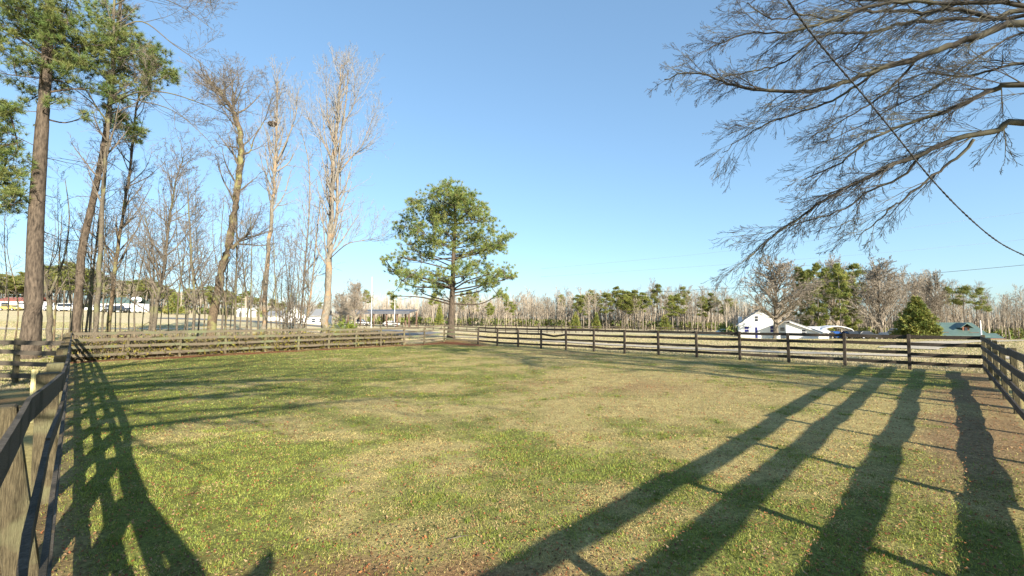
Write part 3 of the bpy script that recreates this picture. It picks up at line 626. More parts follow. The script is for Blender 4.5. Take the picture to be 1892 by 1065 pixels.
bare('sycamore_tree', 'tallest pale twin-stemmed sycamore rising left of the pine', [(597, 622), (604, 560), (608, 480), (612, 400), (614, 330), (620, 260), (627, 190), (631, 120)], 44, .40, .05, 44, 6.0, bark='pale_bark', twig='pale_twig', start=.25, P=PAL, up=.15, ang=.6, sides=12,
     forks=[([(610, 450), (622, 400), (624, 330), (630, 250), (640, 180), (643, 130)], .17), ([(626, 320), (650, 290), (668, 270), (690, 215)], .09), ([(616, 300), (596, 260), (588, 240), (568, 215)], .08), ([(618, 270), (606, 220), (602, 140)], .09), ([(630, 240), (655, 190), (668, 150)], .07), ([(608, 480), (640, 452), (670, 445), (700, 438)], .06, -2)])
bare('bare_tree', 'pale wispy tree between the nest tree and the tall sycamore', [(553, 618), (560, 540), (566, 460), (572, 380), (570, 300), (556, 240)], 46, .12, .03, 30, 4.0, bark='pale_bark', twig='pale_twig', P=PAL, up=.12)
random.seed(51)
for i, (x0, x1, x2, yt) in enumerate([(517, 510, 505, 470), (523, 520, 528, 440), (531, 533, 540, 420), (536, 532, 524, 430), (545, 550, 562, 400), (551, 552, 545, 455), (560, 566, 580, 380), (566, 570, 568, 440), (527, 540, 552, 410), (541, 538, 530, 470)]):
    bare('sapling', 'thin sapling in front of the white farmhouse, ' + ['first', 'second', 'fourth', 'fifth', 'seventh', 'eighth', 'ninth', 'tenth', 'third', 'sixth'][i] + ' base from left', [(x0, 622), (x0, 590), (x1, 530), (x2, yt)], 40 + (i % 4) * 1.3, .07, .015, 14, 2.0, P=LITE, bark='grey_bark', twig='twig', group='saplings left of the sycamore', cat='sapling', up=.14)
bare('leaning_tree', 'bare tree leaning right beside the saplings against the sycamore', [(552, 620), (568, 580), (577, 520), (585, 440), (592, 370)], 45, .13, .04, 22, 3.2, P=LITE, bark='pale_bark', twig='pale_twig')

bare('bare_tree', 'pale-topped bare tree with long limbs reaching right from among the left pines', [(176, 620), (182, 540), (186, 440), (192, 330), (200, 230), (206, 150), (210, 60), (214, -40)], 28, .15, .06, 20, 3.4, bark='grey_bark', twig='twig', start=.35, P=TH,
     forks=[([(203, 195), (250, 172), (310, 172), (380, 195), (440, 222)], .055, -2), ([(209, 60), (262, 40), (320, 82), (372, 118), (410, 150)], .05, 1), ([(204, 180), (250, 185), (320, 205), (380, 255), (405, 290)], .045, 1), ([(200, 230), (170, 190), (110, 150), (50, 140)], .05, -1), ([(212, 10), (260, -10), (330, 10), (400, 60)], .05, 0)])
random.seed(57)
SEEN = {}
def nth(k):
    SEEN[k] = SEEN.get(k, 0) + 1; return ', ' + ['first', 'second', 'third', 'fourth', 'fifth', 'sixth', 'seventh', 'eighth'][SEEN[k] - 1] + ' from left'
def between(px):
    for lim, t in ((80, 'left of the big pine trunk'), (135, 'in the gap right of the big pine trunk'), (200, 'between the slender leaning pine and the brush pile'), (290, 'just right of the brush pile'), (350, 'left of the dark twiggy sapling'), (385, 'left of the thick twisted trunk'), (440, 'beside the thick twisted trunk'), (490, 'left of the pale tree with the nest')):
        if px < lim: return t
    return 'right of the pale tree with the nest'
for px in (12, 30, 78, 104, 116, 128, 152, 178, 190, 213, 226, 238, 252, 262, 274, 296, 312, 330, 341, 366, 376, 408, 413, 426, 444, 468, 477, 502, 512):
    px += random.uniform(-2, 2); Y = random.uniform(29, 41); yt = random.uniform(330, 470); ln = random.uniform(-22, 30); q = random.uniform(-6, 6)
    bare('sapling', ('tall' if yt < 400 else 'short') + ' spindly bare sapling ' + between(px) + nth(between(px)), [(px, 620), (px + q, 570), (px + ln * .4, 510), (px + ln * .8 - q, (yt + 510) / 2), (px + ln, yt)], Y, random.uniform(.04, .085), .012, 9, 2.6, P=LITE, bark='brown_bark' if px % 3 < 1 else 'grey_bark', group='spindly saplings ' + between(px), cat='sapling')
# --- shrub, brambles and brush pile behind the left fence
def leafball(root, name, c, rx, ry, rz, n, mname='leaf_green', k=6, ln=.12, wd=.07, twig='twig', tint=(1, 1, 1)):
    m = MB(); P_, D_ = [], []
    for q in range(max(12, n // 14)):
        th = random.uniform(0, 6.28); e = Vector((rx * math.cos(th) * random.uniform(.3, 1), ry * math.sin(th) * random.uniform(.3, 1), rz * random.uniform(.9, 2.0))); m.tube([Vector((0, 0, 0)) + e * .05, e * .5 + rv(.06), e], [.02, .014, .006], 3, False)
        for j in range(14):
            p = e * random.uniform(.35, 1) + rv(.10 * rx + .03); P_.append(tuple(p)); D_.append(tuple((e.normalized() + Vector((0, 0, .3)))))
    m.m = 1; tufts(m, P_, D_, k, ln, wd, 1.0, tint, .5); o = m.build(name, [twig, mname], root); o.location = c if root is None else (0, 0, 0); return o
random.seed(61)
o = leafball(None, 'shrub', gnd(640, 43), 1.1, 1.1, 1.0, 700, ln=.16, wd=.08, tint=(1.05, 1.1, .7)); tag(o, 'bright green leafy shrub at the foot of the tall sycamore', 'shrub')
o = leafball(None, 'shrub', gnd(617, 42), 1.2, 1.0, .9, 300, k=3, ln=.15, wd=.06, tint=(1.3, 1.0, .9)); tag(o, 'sparse olive shrub between the sycamore and the bright green shrub', 'shrub')
# vine tangle in the saplings
def brambles():
    m = MB(); P_, D_ = [], []; path = [Vector((x, y, 0)) for x, y in LEFTPATH[:3]]
    for q in range(5500):
        i = random.choice([0, 1]); a, b_ = path[i], path[i + 1]; t = random.random(); d = (b_ - a).normalized(); nn = Vector((-d.y, d.x, 0)); off = .25 + abs(random.gauss(0, 1.3))
        if nn.x > 0: nn = -nn
        p = a.lerp(b_, t) + nn * off; p.z = float(zt(p.x, p.y)); hh = random.uniform(.25, 1.25) * (.5 + .9 * vnoise(np.array([p.x]), np.array([p.y]), 1.6, 5)[0])
        e = Vector((random.gauss(0, .5), random.gauss(0, .5), 0)); m.tube([p, p + e * .4 + Vector((0, 0, hh)), p + e + Vector((0, 0, hh * random.uniform(.2, .9)))], [.016, .013, .008], 3, False)
        if random.random() < .55:
            for j in range(3): P_.append(tuple(p + e * random.random() + Vector((0, 0, hh * random.uniform(.2, 1))))); D_.append((0, 0, .6))
    m.m = 1; tufts(m, P_, D_, 4, .14, .07, 1.0, (1.3, .92, .8), .6)
    tag(m.build('undergrowth', ['bramble', 'leaf_green']), 'tangled honeysuckle and brambles behind the weathered left fence', 'undergrowth', kind='stuff')
brambles()
def rank_grass():
    """taller dry grass beyond the fences"""
    n = 420000; a = rng.uniform(-1.35, 1.35, n); y = 14 + 60 * rng.random(n) ** 1.3; x = a * y
    k = ~inpoly(x, y, POLY) & (pathdist(x, y, [K, Rc, Cc_]) > .35) & (pathdist(x, y, LEFTPATH) > .3); x, y = x[k], y[k]
    dr = pathdist(x, y, [(-95, 70), (-66, 60), (-40, 66), (-18, 62), (-1.3, 52), (8, 39), (16, 31), (26, 26), (45, 20), (70, 12)]); k = dr > 1.7; x, y = x[k], y[k]; n = len(x)
    g, s, red, ins = fields(x, y); z = zt(x, y); h = rng.uniform(.03, .10, n); wd = .006 + .0004 * np.hypot(x, y); an = rng.uniform(0, 6.28, n); ta = rng.uniform(0, 6.28, n)
    T = np.stack([np.stack([x - np.cos(an) * wd, y - np.sin(an) * wd, z], 1), np.stack([x + np.cos(an) * wd, y + np.sin(an) * wd, z], 1), np.stack([x + np.cos(ta) * h * .8, y + np.sin(ta) * h * .8, z + h], 1)], 1)
    isg = rng.random(n) < g; C = np.where(isg[:, None], FIELDG * .9, FIELD * .95) * rng.uniform(.7, 1.15, (n, 1)); m = MB(); m.tris(T, C)
    tag(m.build('dry_grass', 'grass'), 'dry straw coloured grass beyond the fences', 'grass', kind='stuff')
rank_grass()
def brush_pile():
    root = empty('brush_pile', gnd(226, 36)); tag(root, 'low heap of reddish cut branches behind the left fence', 'brush pile'); m = MB()
    for q in range(420):
        a = random.uniform(0, 6.28); r_ = random.uniform(0, 1.9); p = Vector((r_ * math.cos(a), r_ * .6 * math.sin(a), random.uniform(.05, .95) * (1 - (r_ / 2.1) ** 2))); d = Vector((random.gauss(0, 1), random.gauss(0, .6), random.gauss(0, .35))).normalized(); l = random.uniform(.5, 1.6)
        m.tube([p - d * l / 2, p + rv(.05), p + d * l / 2], [.022, .016, .006], 3, False)
    m.build('branch', 'brush', root); m = MB(); m.tube([Vector((-.3, -.3, .5)), Vector((1.2, -.2, 1.3)), Vector((2.6, -.1, 2.2))], [.06, .045, .015], 5); m.build('branch', 'brown_bark', root)
brush_pile()

# --- big bare tree reaching in from the right
random.seed(71)
OB = Vector((18.0, 9.0, 0)); root = empty('overhanging_tree', OB); tag(root, 'large bare tree outside the right edge whose long limbs hang across the sky', 'bare tree')
LIMBS = [  # pixel polyline, start depth, end depth, start radius
 ([(1892, 19), (1837, 35), (1771, 19), (1720, 21), (1649, 21), (1584, 21), (1546, 38), (1480, 28), (1424, 35), (1382, 5)], 11, 12.5, .085, 1),
 ([(1892, 42), (1813, 66), (1767, 80), (1696, 106), (1626, 127), (1555, 155), (1499, 169), (1424, 167), (1368, 162), (1335, 150), (1283, 134), (1227, 146)], 10.6, 13, .125, 1),
 ([(1892, 30), (1837, 35), (1743, 38), (1673, 42), (1602, 61), (1555, 61), (1508, 70), (1462, 108), (1415, 127), (1368, 136), (1310, 150)], 12, 13.5, .075, 1),
 ([(1892, 158), (1837, 164), (1781, 192), (1734, 211), (1673, 230), (1602, 263), (1555, 300), (1490, 330)], 10.2, 12, .10, 1),
 ([(1892, 225), (1837, 242), (1767, 256), (1706, 282), (1649, 305), (1602, 328), (1555, 352), (1508, 380), (1462, 413), (1415, 446), (1377, 483)], 9.8, 12.2, .10, 1),
 ([(1799, 256), (1767, 293), (1724, 324), (1673, 366), (1640, 389), (1612, 418), (1584, 436)], 10.2, 11.5, .045, 0),
 ([(1892, 115), (1837, 129), (1781, 141), (1720, 136), (1668, 150), (1600, 190)], 13, 14, .06, 1),
 ([(1626, 127), (1588, 155), (1537, 188), (1480, 206), (1415, 230), (1377, 253), (1335, 282)], 11.9, 13, .05, 0),
 ([(1602, 61), (1565, 103), (1518, 117), (1470, 150)], 12.9, 13, .03, 0),
 ([(1696, 106), (1649, 160), (1602, 197), (1555, 222), (1500, 250)], 11.6, 12.4, .045, 0),
 ([(1892, -15), (1800, -20), (1700, -5), (1600, 0), (1500, -10), (1400, -30), (1300, -40)], 11.5, 13, .11, 1),
 ([(1892, 8), (1780, 8), (1690, 2), (1610, 12), (1530, 40), (1450, 60), (1380, 62), (1310, 90)], 9.5, 11.5, .07, 1),
 ([(1706, 282), (1660, 330), (1610, 350), (1560, 385), (1500, 405), (1440, 425), (1400, 470)], 10.9, 12.4, .04, 0),
 ([(1892, 60), (1800, 110), (1730, 160), (1650, 200), (1580, 240), (1520, 262)], 14, 14.5, .05, 1)]
mt = MB(); mt.tube(catmull([Vector((0, 0, -.3)), Vector((-.1, .05, 2)), Vector((-.35, .1, 4.5)), Vector((-.9, .2, 7)), Vector((-1.2, .4, 10)), Vector((-1.3, .5, 13.5))], 4), [.55 - .018 * i for i in range(21)], 12)
mt.build('trunk', 'grey_bark', root, True); ml = MB(); mc = MB()
TW = dict(levels=4, seg=[8, 6, 5, 3], wob=[.045, .06, .08, .10], up=[-.02, -.025, -.02, -.01], n=[6, 5, 4], ang=[.42, .45, .5], ratio=[.58, .58, .6], rmin=.0036, start=[.12, .1, .1, .1], rr=.55, tip=.2)
for pl, y0, y1, r0, totrunk in LIMBS:
    k = len(pl); P_ = [at(px, py, y0 + (y1 - y0) * i / (k - 1)) - OB for i, (px, py) in enumerate(pl)]
    if totrunk:
        zz = max(3.5, min(12.5, P_[0].z - 1.0)); P_ = [Vector((-.09 * zz * 1.1, .05, zz * .92)), (Vector((-.1 * zz, .1, zz * .95)) + P_[0]) / 2] + P_
    C_ = catmull(P_, 4); nC = len(C_); rad = [r0 * (.78 if totrunk else .7) * (1 - .88 * i / (nC - 1)) + .006 for i in range(nC)]
    C_ = [c + rv(.02) for c in C_]; ml.tube(C_, rad, 7)
    ln_ = sum((C_[i + 1] - C_[i]).length for i in range(nC - 1)); nb = int(ln_ * 2.9)
    for q in range(nb):
        t = .18 + .82 * (q + random.random()) / nb; f = min(t, .99) * (nC - 1); i = int(f); p = C_[i].lerp(C_[i + 1], f - i); d = (C_[i + 1] - C_[i]).normalized(); nd = perp_dir(d, random.uniform(.3, .8))
        nd.z *= .8; nd = (nd + Vector((0, 0, -.08))).normalized(); grow(mc, p, nd, random.uniform(.7, 2.1) * (1.15 - .5 * t), min(rad[i] * .5, .017), 0, dict(TW, n=[6, 4, 2.6]))
ml.build('limb', 'dark_twig', root, True); mc.build('twigs', 'dark_twig', root)
print('overhang faces', len(mc.f))
# --- trees behind the camera, known only by their shadows on the lawn
random.seed(81)
def shade_tree(name, label, base, H, r0, limbs, lv=3, nb=5):
    root = empty(name, base); tag(root, label, 'bare tree'); m = MB(); T = catmull([Vector((0, 0, -.2)), Vector((.1, .1, H * .4)), Vector((-.1, .2, H * .75)), Vector((0, 0, H))], 5)
    m.tube(T, [r0 * (1 - .85 * i / (len(T) - 1)) for i in range(len(T))], 8); m.build('trunk', 'grey_bark', root, True); c = MB()
    for z, az, L_, e, r_ in limbs:
        d = Vector((math.sin(R(az)) * math.cos(R(e)), math.cos(R(az)) * math.cos(R(e)), math.sin(R(e)))); grow(c, trunk_at(T, z), d, L_, r_, 0, dict(levels=lv, seg=[10, 6, 4, 3], wob=[.05, .1, .15, .15], up=[.0, .02, .02, .02], n=[nb, 4, 4], ang=[.5, .6, .6], ratio=[.4, .5, .55], rmin=.01, start=[.3, .2, .2, .1], rr=.5, tip=.25))
    c.build('branches', 'dark_twig', root)
shade_tree('shade_tree', 'bare tree behind the camera outside the near left fence', (-4.6, -5.6, 0), 13, .25, [(5.3, 62, 8, 2, .15), (5.9, 42, 8, 0, .17), (6.4, 22, 7, 4, .18), (6.9, 8, 6.5, 2, .16), (7.3, 52, 9, 3, .15), (7.7, 30, 7.5, 0, .15), (8.3, 5, 6.5, 8, .15), (8.8, 38, 9, 6, .15), (9.6, 20, 7, 10, .13), (10.4, 50, 8, 12, .13), (7.0, 84, 12, 4, .13), (8.0, 76, 12, 5, .13), (6.0, 70, 13, 3, .09), (7.5, 66, 13, 6, .10), (8.6, 60, 12, 8, .09), (9.2, 72, 13, 8, .09), (5.6, 18, 6.5, 3, .09), (6.6, 36, 8, 1, .09)], nb=7)
shade_tree('shade_tree', 'tall bare tree behind the camera beyond the near right fence', (20, -2, 0), 14, .26, [(7.5, 320, 7, 6, .09), (8.2, 300, 8, 4, .08), (9, 335, 8, 8, .09), (10, 310, 8, 5, .08), (11, 290, 8, 6, .08), (12, 340, 7, 14, .08), (10.8, 280, 8, 10, .08)], nb=9)
shade_tree('shade_tree', 'broad bare tree just outside the right edge of the lawn', (25, 4.5, 0), 14, .35, [(4.8, 285, 10, 0, .13), (5.6, 292, 10, 1, .12), (6.4, 285, 10, 2, .12), (7.2, 292, 10, 0, .12), (7.5, 305, 8, 8, .12), (8.5, 290, 8, 12, .1), (9.5, 315, 8, 18, .1), (5, 290, 10, 5, .12), (6.2, 285, 10, 4, .08), (7, 300, 11, 4, .09)], nb=14)
random.seed(85)
for bx, by, lb in ((22.5, 1.0, 'twiggy bare tree outside the right fence nearest the camera'), (29.0, 8.5, 'twiggy bare tree standing right of the far fence corner, outside the frame')):
    shade_tree('shade_tree', lb, (bx, by, 0), 12, .2, [(random.uniform(4.2, 11.5), random.uniform(0, 360), random.uniform(3.5, 5.5), random.uniform(0, 30), .06) for q in range(26)], lv=4, nb=7)
# ------------------------------------------------------------------ cables
def cable(name, label, pts, r, mname='cable', twist=False, cat='cable'):
    O = pts[0].copy(); root_pts = catmull([p - O for p in pts], 10); m = MB()
    if twist:
        for ph in (0, math.pi):
            L_ = []; acc = 0
            for i, p in enumerate(root_pts):
                if i: acc += (p - root_pts[i - 1]).length
                d = (root_pts[min(i + 1, len(root_pts) - 1)] - root_pts[max(0, i - 1)]).normalized(); u = d.cross(Vector((0, 0, 1))).normalized(); v = d.cross(u); a = acc * 22 + ph; L_.append(p + (u * math.cos(a) + v * math.sin(a)) * r * .5)
            m.tube(L_, [r * .62] * len(L_), 5)
    else: m.tube(root_pts, [r] * len(root_pts), 5)
    o = m.build(name, mname, None, True); o.location = O; tag(o, label, cat); return o
cab = [(1440, -25), (1455, 0), (1490, 50), (1540, 112), (1600, 182), (1660, 256), (1720, 330), (1780, 393), (1840, 444), (1892, 472), (1960, 500)]
cable('overhead_cable', 'thick black twisted service cable sagging across the bare branches at upper right', [at(px, py, 5.0 + .45 * i) for i, (px, py) in enumerate(cab)], .015, 'cable', True)
cable('power_line', 'lowest thin power line, passing in front of the trees right of the white house', [at(1150, 543, 60), at(1360, 532, 55), at(1560, 519, 51), at(1760, 502, 47), at(1892, 490, 45), at(2050, 474, 43)], .022, 'cable', cat='power line')
cable('power_line', 'highest faint power line above the houses on the right', [at(1000, 497, 80), at(1300, 469, 76), at(1600, 432, 70), at(1892, 393, 66), at(2050, 372, 60)], .012, 'wire', cat='power line')
cable('power_line', 'middle faint power line above the houses on the right', [at(1000, 512, 80), at(1300, 492, 76), at(1600, 470, 70), at(1892, 443, 66), at(2050, 425, 60)], .012, 'wire', cat='power line')

# ------------------------------------------------------------------ far trees
def far_bare(seed, H, spread=.33, up=.14, trunkr=None, nb=26, start=.3, bushy=False, rmin=.018):
    random.seed(seed); m = MB(); m.m = 1; P_ = [Vector((0, 0, -.5))]; d = Vector((0, 0, 1))
    for i in range(8): d = (d + Vector((random.gauss(0, .05), random.gauss(0, .05), .1))).normalized(); P_.append(P_[-1] + d * H / 8 * .93)
    r0 = trunkr or H * .0105; m.tube(P_, [r0 * (1 - .8 * i / 8) for i in range(9)], 5); m.m = 0
    PP = dict(levels=4 if bushy else 3, seg=[6, 4, 3, 2], wob=[.09, .12, .15, .2], up=[up, up * .6, .03, .02], n=[7, 5, 3] if bushy else [6, 4], ang=[.6, .65, .6], ratio=[.5, .5, .5], rmin=rmin, start=[.2, .2, .2], rr=.6)
    for q in range(nb):
        t = start + (1 - start) * (q + random.random()) / nb; f = min(t, .99) * 8; i = int(f); p = P_[i].lerp(P_[i + 1], f - i)
        grow(m, p, perp_dir((P_[i + 1] - P_[i]).normalized(), random.uniform(.5, 1.0)), H * spread * (1.1 - .75 * t) * random.uniform(.6, 1.2), r0 * .35 * (1.1 - .6 * t), 0, PP)
    return m.mesh('bare_tree', ['far_twig', 'far_trunk'])
def far_pine(seed, H, c0=.55, wide=.16, n=26, needle='far_needle', ln=.55, wd=.09, tn=40):
    random.seed(seed); m = MB(); m.m = 0; T = [Vector((0, 0, -.5)), Vector((random.gauss(0, .1), 0, H * .4)), Vector((random.gauss(0, .2), 0, H * .75)), Vector((0, 0, H * .97))]; m.tube(catmull(T, 3), [H * .012 * (1 - .075 * i) for i in range(10)], 5); tp, td = [], []
    for q in range(n):
        t = random.random() ** .85; z = H * (c0 + (1 - c0) * t); rr_ = H * wide * (math.sin(math.pi * min(1, .18 + .80 * t)) ** .8) * random.uniform(.35, 1); a = random.uniform(0, 6.28); c = Vector((rr_ * math.cos(a), rr_ * math.sin(a), z)); s_ = trunk_at(T, z - .3 * rr_)
        m.tube([s_, s_.lerp(c, .6) - Vector((0, 0, .1)), c], [.05, .035, .015], 3, False); R1 = H * .055 * random.uniform(.7, 1.2)
        for j in range(tn):
            v = rv(1).normalized() * R1 * random.uniform(.3, 1); v.z *= .6; tp.append(tuple(c + v)); td.append((v.x / R1, v.y / R1, .6))
    m.m = 1; tufts(m, tp, td, 5, ln, wd, .7, (1, 1, 1), .5); return m.mesh('pine_tree', ['far_trunk', needle])
print('building far trees')
FB = [far_bare(100 + i, 15 + (i % 3), .27 + .04 * (i % 4), nb=26, start=.38 + .08 * (i % 3), up=.09) for i in range(8)]
FP = [far_pine(200 + i, 16 + i % 3, .42 + .09 * (i % 3), .17 + .02 * (i % 2), n=32, tn=54, wd=.13) for i in range(5)]
def put(me_, name, loc, s_, label, cat, group=None, rz=None, sx=1.):
    o = bpy.data.objects.new(name, me_); col.objects.link(o); o.location = loc; o.rotation_euler = (0, 0, random.uniform(0, 6.28) if rz is None else rz); o.scale = (s_ * sx, s_ * sx, s_); tag(o, label, cat, group); return o
random.seed(301)
BL = 'tall thin bare grey-brown tree crowded among the others in the distant wood'; PL = 'distant pine with a rounded green top standing in the far wood among bare trees'
def wherepx(px):
    for lim, t in ((700, 'behind the open shed'), (800, 'left of the lone pine trunk'), (880, 'right behind the lone pine trunk'), (960, 'beyond the far fence corner'), (1060, 'left of the pale forked white-barked tree'), (1130, 'close to the pale white-barked tree'), (1240, 'in the middle of the pine-dotted stretch'), (1330, 'in the last stretch before the white house'), (1420, 'behind the white house'), (1600, 'behind the carport'), (1700, 'around the conical evergreen'), (1800, 'behind the green roofed house')):
        if px < lim: return t
    return 'at the far right edge'
def wood(x0, x1, n, Y0, Y1, ytop, pine_p, ph=1.0):
    for q in range(n):
        px = x0 + (x1 - x0) * (q + random.random()) / n; Y = random.uniform(Y0, Y1); g_ = gnd(px, Y); yt = ytop(px) + random.gauss(0, 8); H = (at(px, yt, Y).z - g_.z) * 1.12
        if random.random() < pine_p(px): put(random.choice(FP), 'pine_tree', g_, H / 16.5 * ph, 'round-topped green pine of the distant wood, ' + wherepx(px), 'pine tree', 'pines in the distant wood')
        else: put(random.choice(FB), 'bare_tree', g_, H / 15.5, ('taller' if H > 13.5 else 'shorter') + ' thin bare tree of the distant wood, ' + wherepx(px), 'bare tree', 'bare trees of the distant wood, ' + wherepx(px), sx=1.0)
it = lambda tb: (lambda px: float(np.interp(px, [a for a, b in tb], [b for a, b in tb])))
wood(780, 1060, 84, 150, 185, it([(780, 560), (850, 552), (950, 556), (1050, 553)]), lambda px: .06)
wood(1055, 1370, 66, 145, 185, it([(1055, 550), (1100, 545), (1250, 546), (1300, 547), (1370, 555)]), lambda px: .10)
for px, yt in [(1068, 548), (1078, 545), (1120, 540), (1150, 541), (1158, 537), (1172, 540), (1188, 544), (1243, 545), (1252, 543), (1298, 547), (1314, 545), (1345, 556), (1352, 555), (1180, 552), (905, 562), (945, 560)]:
    Y = random.uniform(140, 160); g_ = gnd(px, Y); put(random.choice(FP), 'pine_tree', g_, (at(px, yt, Y).z - g_.z) / 16.5, 'round-topped green pine of the distant wood, ' + wherepx(px), 'pine tree', 'pines in the distant wood', sx=1.25)
wood(1600, 1892, 34, 100, 130, it([(1600, 520), (1700, 515), (1740, 520), (1790, 545), (1892, 555)]), lambda px: .0)
wood(1560, 1700, 8, 100, 120, it([(1560, 510), (1700, 520)]), lambda px: .2)
wood(1880, 2050, 12, 90, 130, it([(1880, 550), (2050, 550)]), lambda px: .1)
wood(640, 790, 16, 150, 190, it([(640, 560), (790, 570)]), lambda px: .1)
def hillpx(px):
    for lim, t in ((40, 'above the red roofed building'), (120, 'behind the big pine trunk'), (190, 'behind the parked white vehicles'), (260, 'behind the green roofed yard building'), (330, 'just left of the utility poles'), (400, 'behind the utility poles'), (470, 'left of the pale nest tree'), (560, 'above the white farmhouse')):
        if px < lim: return t
    return 'right of the white farmhouse'
HL = 'tree on the rising ground behind the cars and sheds at far left'
def hill(x0, x1, n, Y0, Y1, ytop, pp):
    for q in range(n):
        px = x0 + (x1 - x0) * (q + random.random()) / n; Y = random.uniform(Y0, Y1); g_ = gnd(px, Y); H = at(px, ytop(px) + random.gauss(0, 3), Y).z - g_.z; isp = random.random() < pp(px)
        put(random.choice(FP if isp else FB), 'pine_tree' if isp else 'bare_tree', g_, H / (16.5 if isp else 15.5), ('tall' if H > 13 else 'low') + (' green pine ' if isp else ' bare brown tree ') + 'on the far left rise, ' + hillpx(px), 'pine tree' if isp else 'bare tree', ('pines' if isp else 'bare trees') + ' on the rise, ' + hillpx(px), sx=1.7)
hill(-80, 260, 64, 135, 175, it([(-80, 505), (30, 512), (120, 490), (180, 505), (260, 528)]), lambda px: .75 if px < 140 else .3)
hill(250, 480, 44, 140, 180, it([(250, 520), (300, 530), (340, 540), (400, 538), (480, 552)]), lambda px: .65 if px > 300 else .3)
hill(480, 660, 18, 140, 180, it([(480, 560), (660, 560)]), lambda px: .3)
# understory mass of the woods
def understory():
    random.seed(401); m = MB(); P_, D_ = [], []
    def strip(px0, px1, Y, n, h0, h1):
        for q in range(n):
            px = random.uniform(px0, px1); YY = Y + random.uniform(-6, 22); p = gnd(px, YY); h = random.uniform(h0, h1); e = Vector((random.gauss(0, .08 * h), random.gauss(0, .1), h)); m.m = 0; m.tube([p, p + e * .5, p + e], [.10, .07, .03], 3, False)
            for j in range(5): b_ = p + e * random.uniform(.35, 1); m.tube([b_, b_ + Vector((random.gauss(0, .5), random.gauss(0, .5), random.uniform(.6, 2.2)))], [.035, .015], 3, False)
            if random.random() < .5:
                for j in range(5): P_.append(tuple(p + Vector((random.gauss(0, 1.0), random.gauss(0, 1), random.uniform(.1, 2.6))))); D_.append((0, 0, .5))
    strip(640, 1400, 172, 3600, 5, 12); strip(1560, 2060, 118, 1700, 4, 9); strip(-120, 640, 168, 1500, 3, 7.5); strip(1340, 1600, 112, 900, 4, 9)
    m.m = 1; tufts(m, P_, D_, 8, .9, .28, 1.0, (.75, .8, .8), .6)
    tag(m.build('woodland', ['far_twig', 'far_needle']), 'thicket of thin stems and low evergreens filling the floor of the far woods', 'woodland', kind='stuff')
understory()
# individual trees around the houses
def one(mesh_, name, px, Y, yt, href, label, cat='bare tree', sx=1., group=None):
    g_ = gnd(px, Y); s_ = (at(px, yt, Y).z - g_.z) / href; return put(mesh_, name, g_, s_, label, cat, group, sx=sx)
BIGB = far_bare(501, 16, .50, .07, .36, 64, .20, True, .026); BIG2 = far_bare(502, 16, .44, .10, .32, 54, .14, True, .026)
one(BIGB, 'bare_tree', 1431, 76, 492, 15, 'broad round bare tree in front of the white house gable', sx=1.5)
one(BIG2, 'bare_tree', 1628, 88, 490, 15, 'wide vase-shaped bare tree between the carport and the conical evergreen', sx=1.3)
one(BIG2, 'bare_tree', 1733, 96, 512, 15, 'tall bare tree rising behind the conical evergreen', sx=.8)
one(BIGB, 'bare_tree', 1545, 104, 488, 15, 'bare tree top showing between the tall pines behind the carport', sx=.75)
one(BIG2, 'bare_tree', 1700, 118, 520, 15, 'hazy bare tree far behind the conical evergreen', sx=.9)
WS = far_bare(503, 18, .30, .16, .34, 26, .35, True); o = one(WS, 'sycamore_tree', 1088, 128, 538, 17, 'pale white-barked tree that stands forward of the distant wood', sx=1.1)
ph = [far_pine(601 + i, 18, .16, .17, 56, tn=60, wd=.14) for i in range(3)]
PN = [(1480, 96, 494, 'dark pine closest to the right of the broad round bare tree'), (1494, 100, 497, 'second tall pine right of the broad round bare tree'), (1512, 92, 490, 'third tall pine behind the white house garage'), (1528, 104, 496, 'pine above the left post of the carport'),
      (1553, 90, 486, 'tallest pine, above the middle of the carport'), (1566, 98, 510, 'pine with low green boughs above the right side of the carport'), (1580, 96, 525, 'shorter pine right of the carport roof')]
for i, (px, Y, yt, lb) in enumerate(PN): one(ph[i % 3], 'pine_tree', px, Y, yt, 18, lb, 'pine tree', sx=.72)
up_ = far_pine(620, 18, .66, .17, 22, tn=60)
one(up_, 'pine_tree', 1782, 88, 529, 18, 'umbrella-topped pine above the green roofed house', 'pine tree', sx=1.05); up2 = far_pine(621, 18, .52, .15, 24, tn=60)
one(up2, 'pine_tree', 1815, 92, 534, 18, 'pine with stepped boughs right of the umbrella-topped pine', 'pine tree', sx=.95)
one(up_, 'pine_tree', 1752, 104, 530, 18, 'half hidden small pine left of the umbrella-topped pine', 'pine tree', sx=.7)
def cone_tree(H, R0, n, mname='cedar'):
    m = MB(); m.tube([Vector((0, 0, -.3)), Vector((0, 0, H * .9))], [.25, .04], 6); tp, td = [], []
    for q in range(n):
        t = 1 - math.sqrt(random.random()); z = H * (.04 + .94 * t); a = random.uniform(0, 6.28); r_ = R0 * (1 - t) ** .8 * random.uniform(.35, 1.0) * (1 + .22 * math.sin(z * 4 + 2 * math.sin(a * 3)) + .16 * math.sin(a * 5 + z * 2)); tp.append((r_ * math.cos(a), r_ * math.sin(a), z)); td.append((math.cos(a), math.sin(a), .35))
    m.m = 1; tufts(m, tp, td, 6, .5, .16, .55, (1, 1, 1), .55); return m.mesh('evergreen_tree', ['far_trunk', mname])
random.seed(701)
put(cone_tree(6.5, 2.8, 2600), 'evergreen_tree', gnd(1694, 66), 1, 'conical green evergreen standing left of the green roofed house', 'evergreen tree')
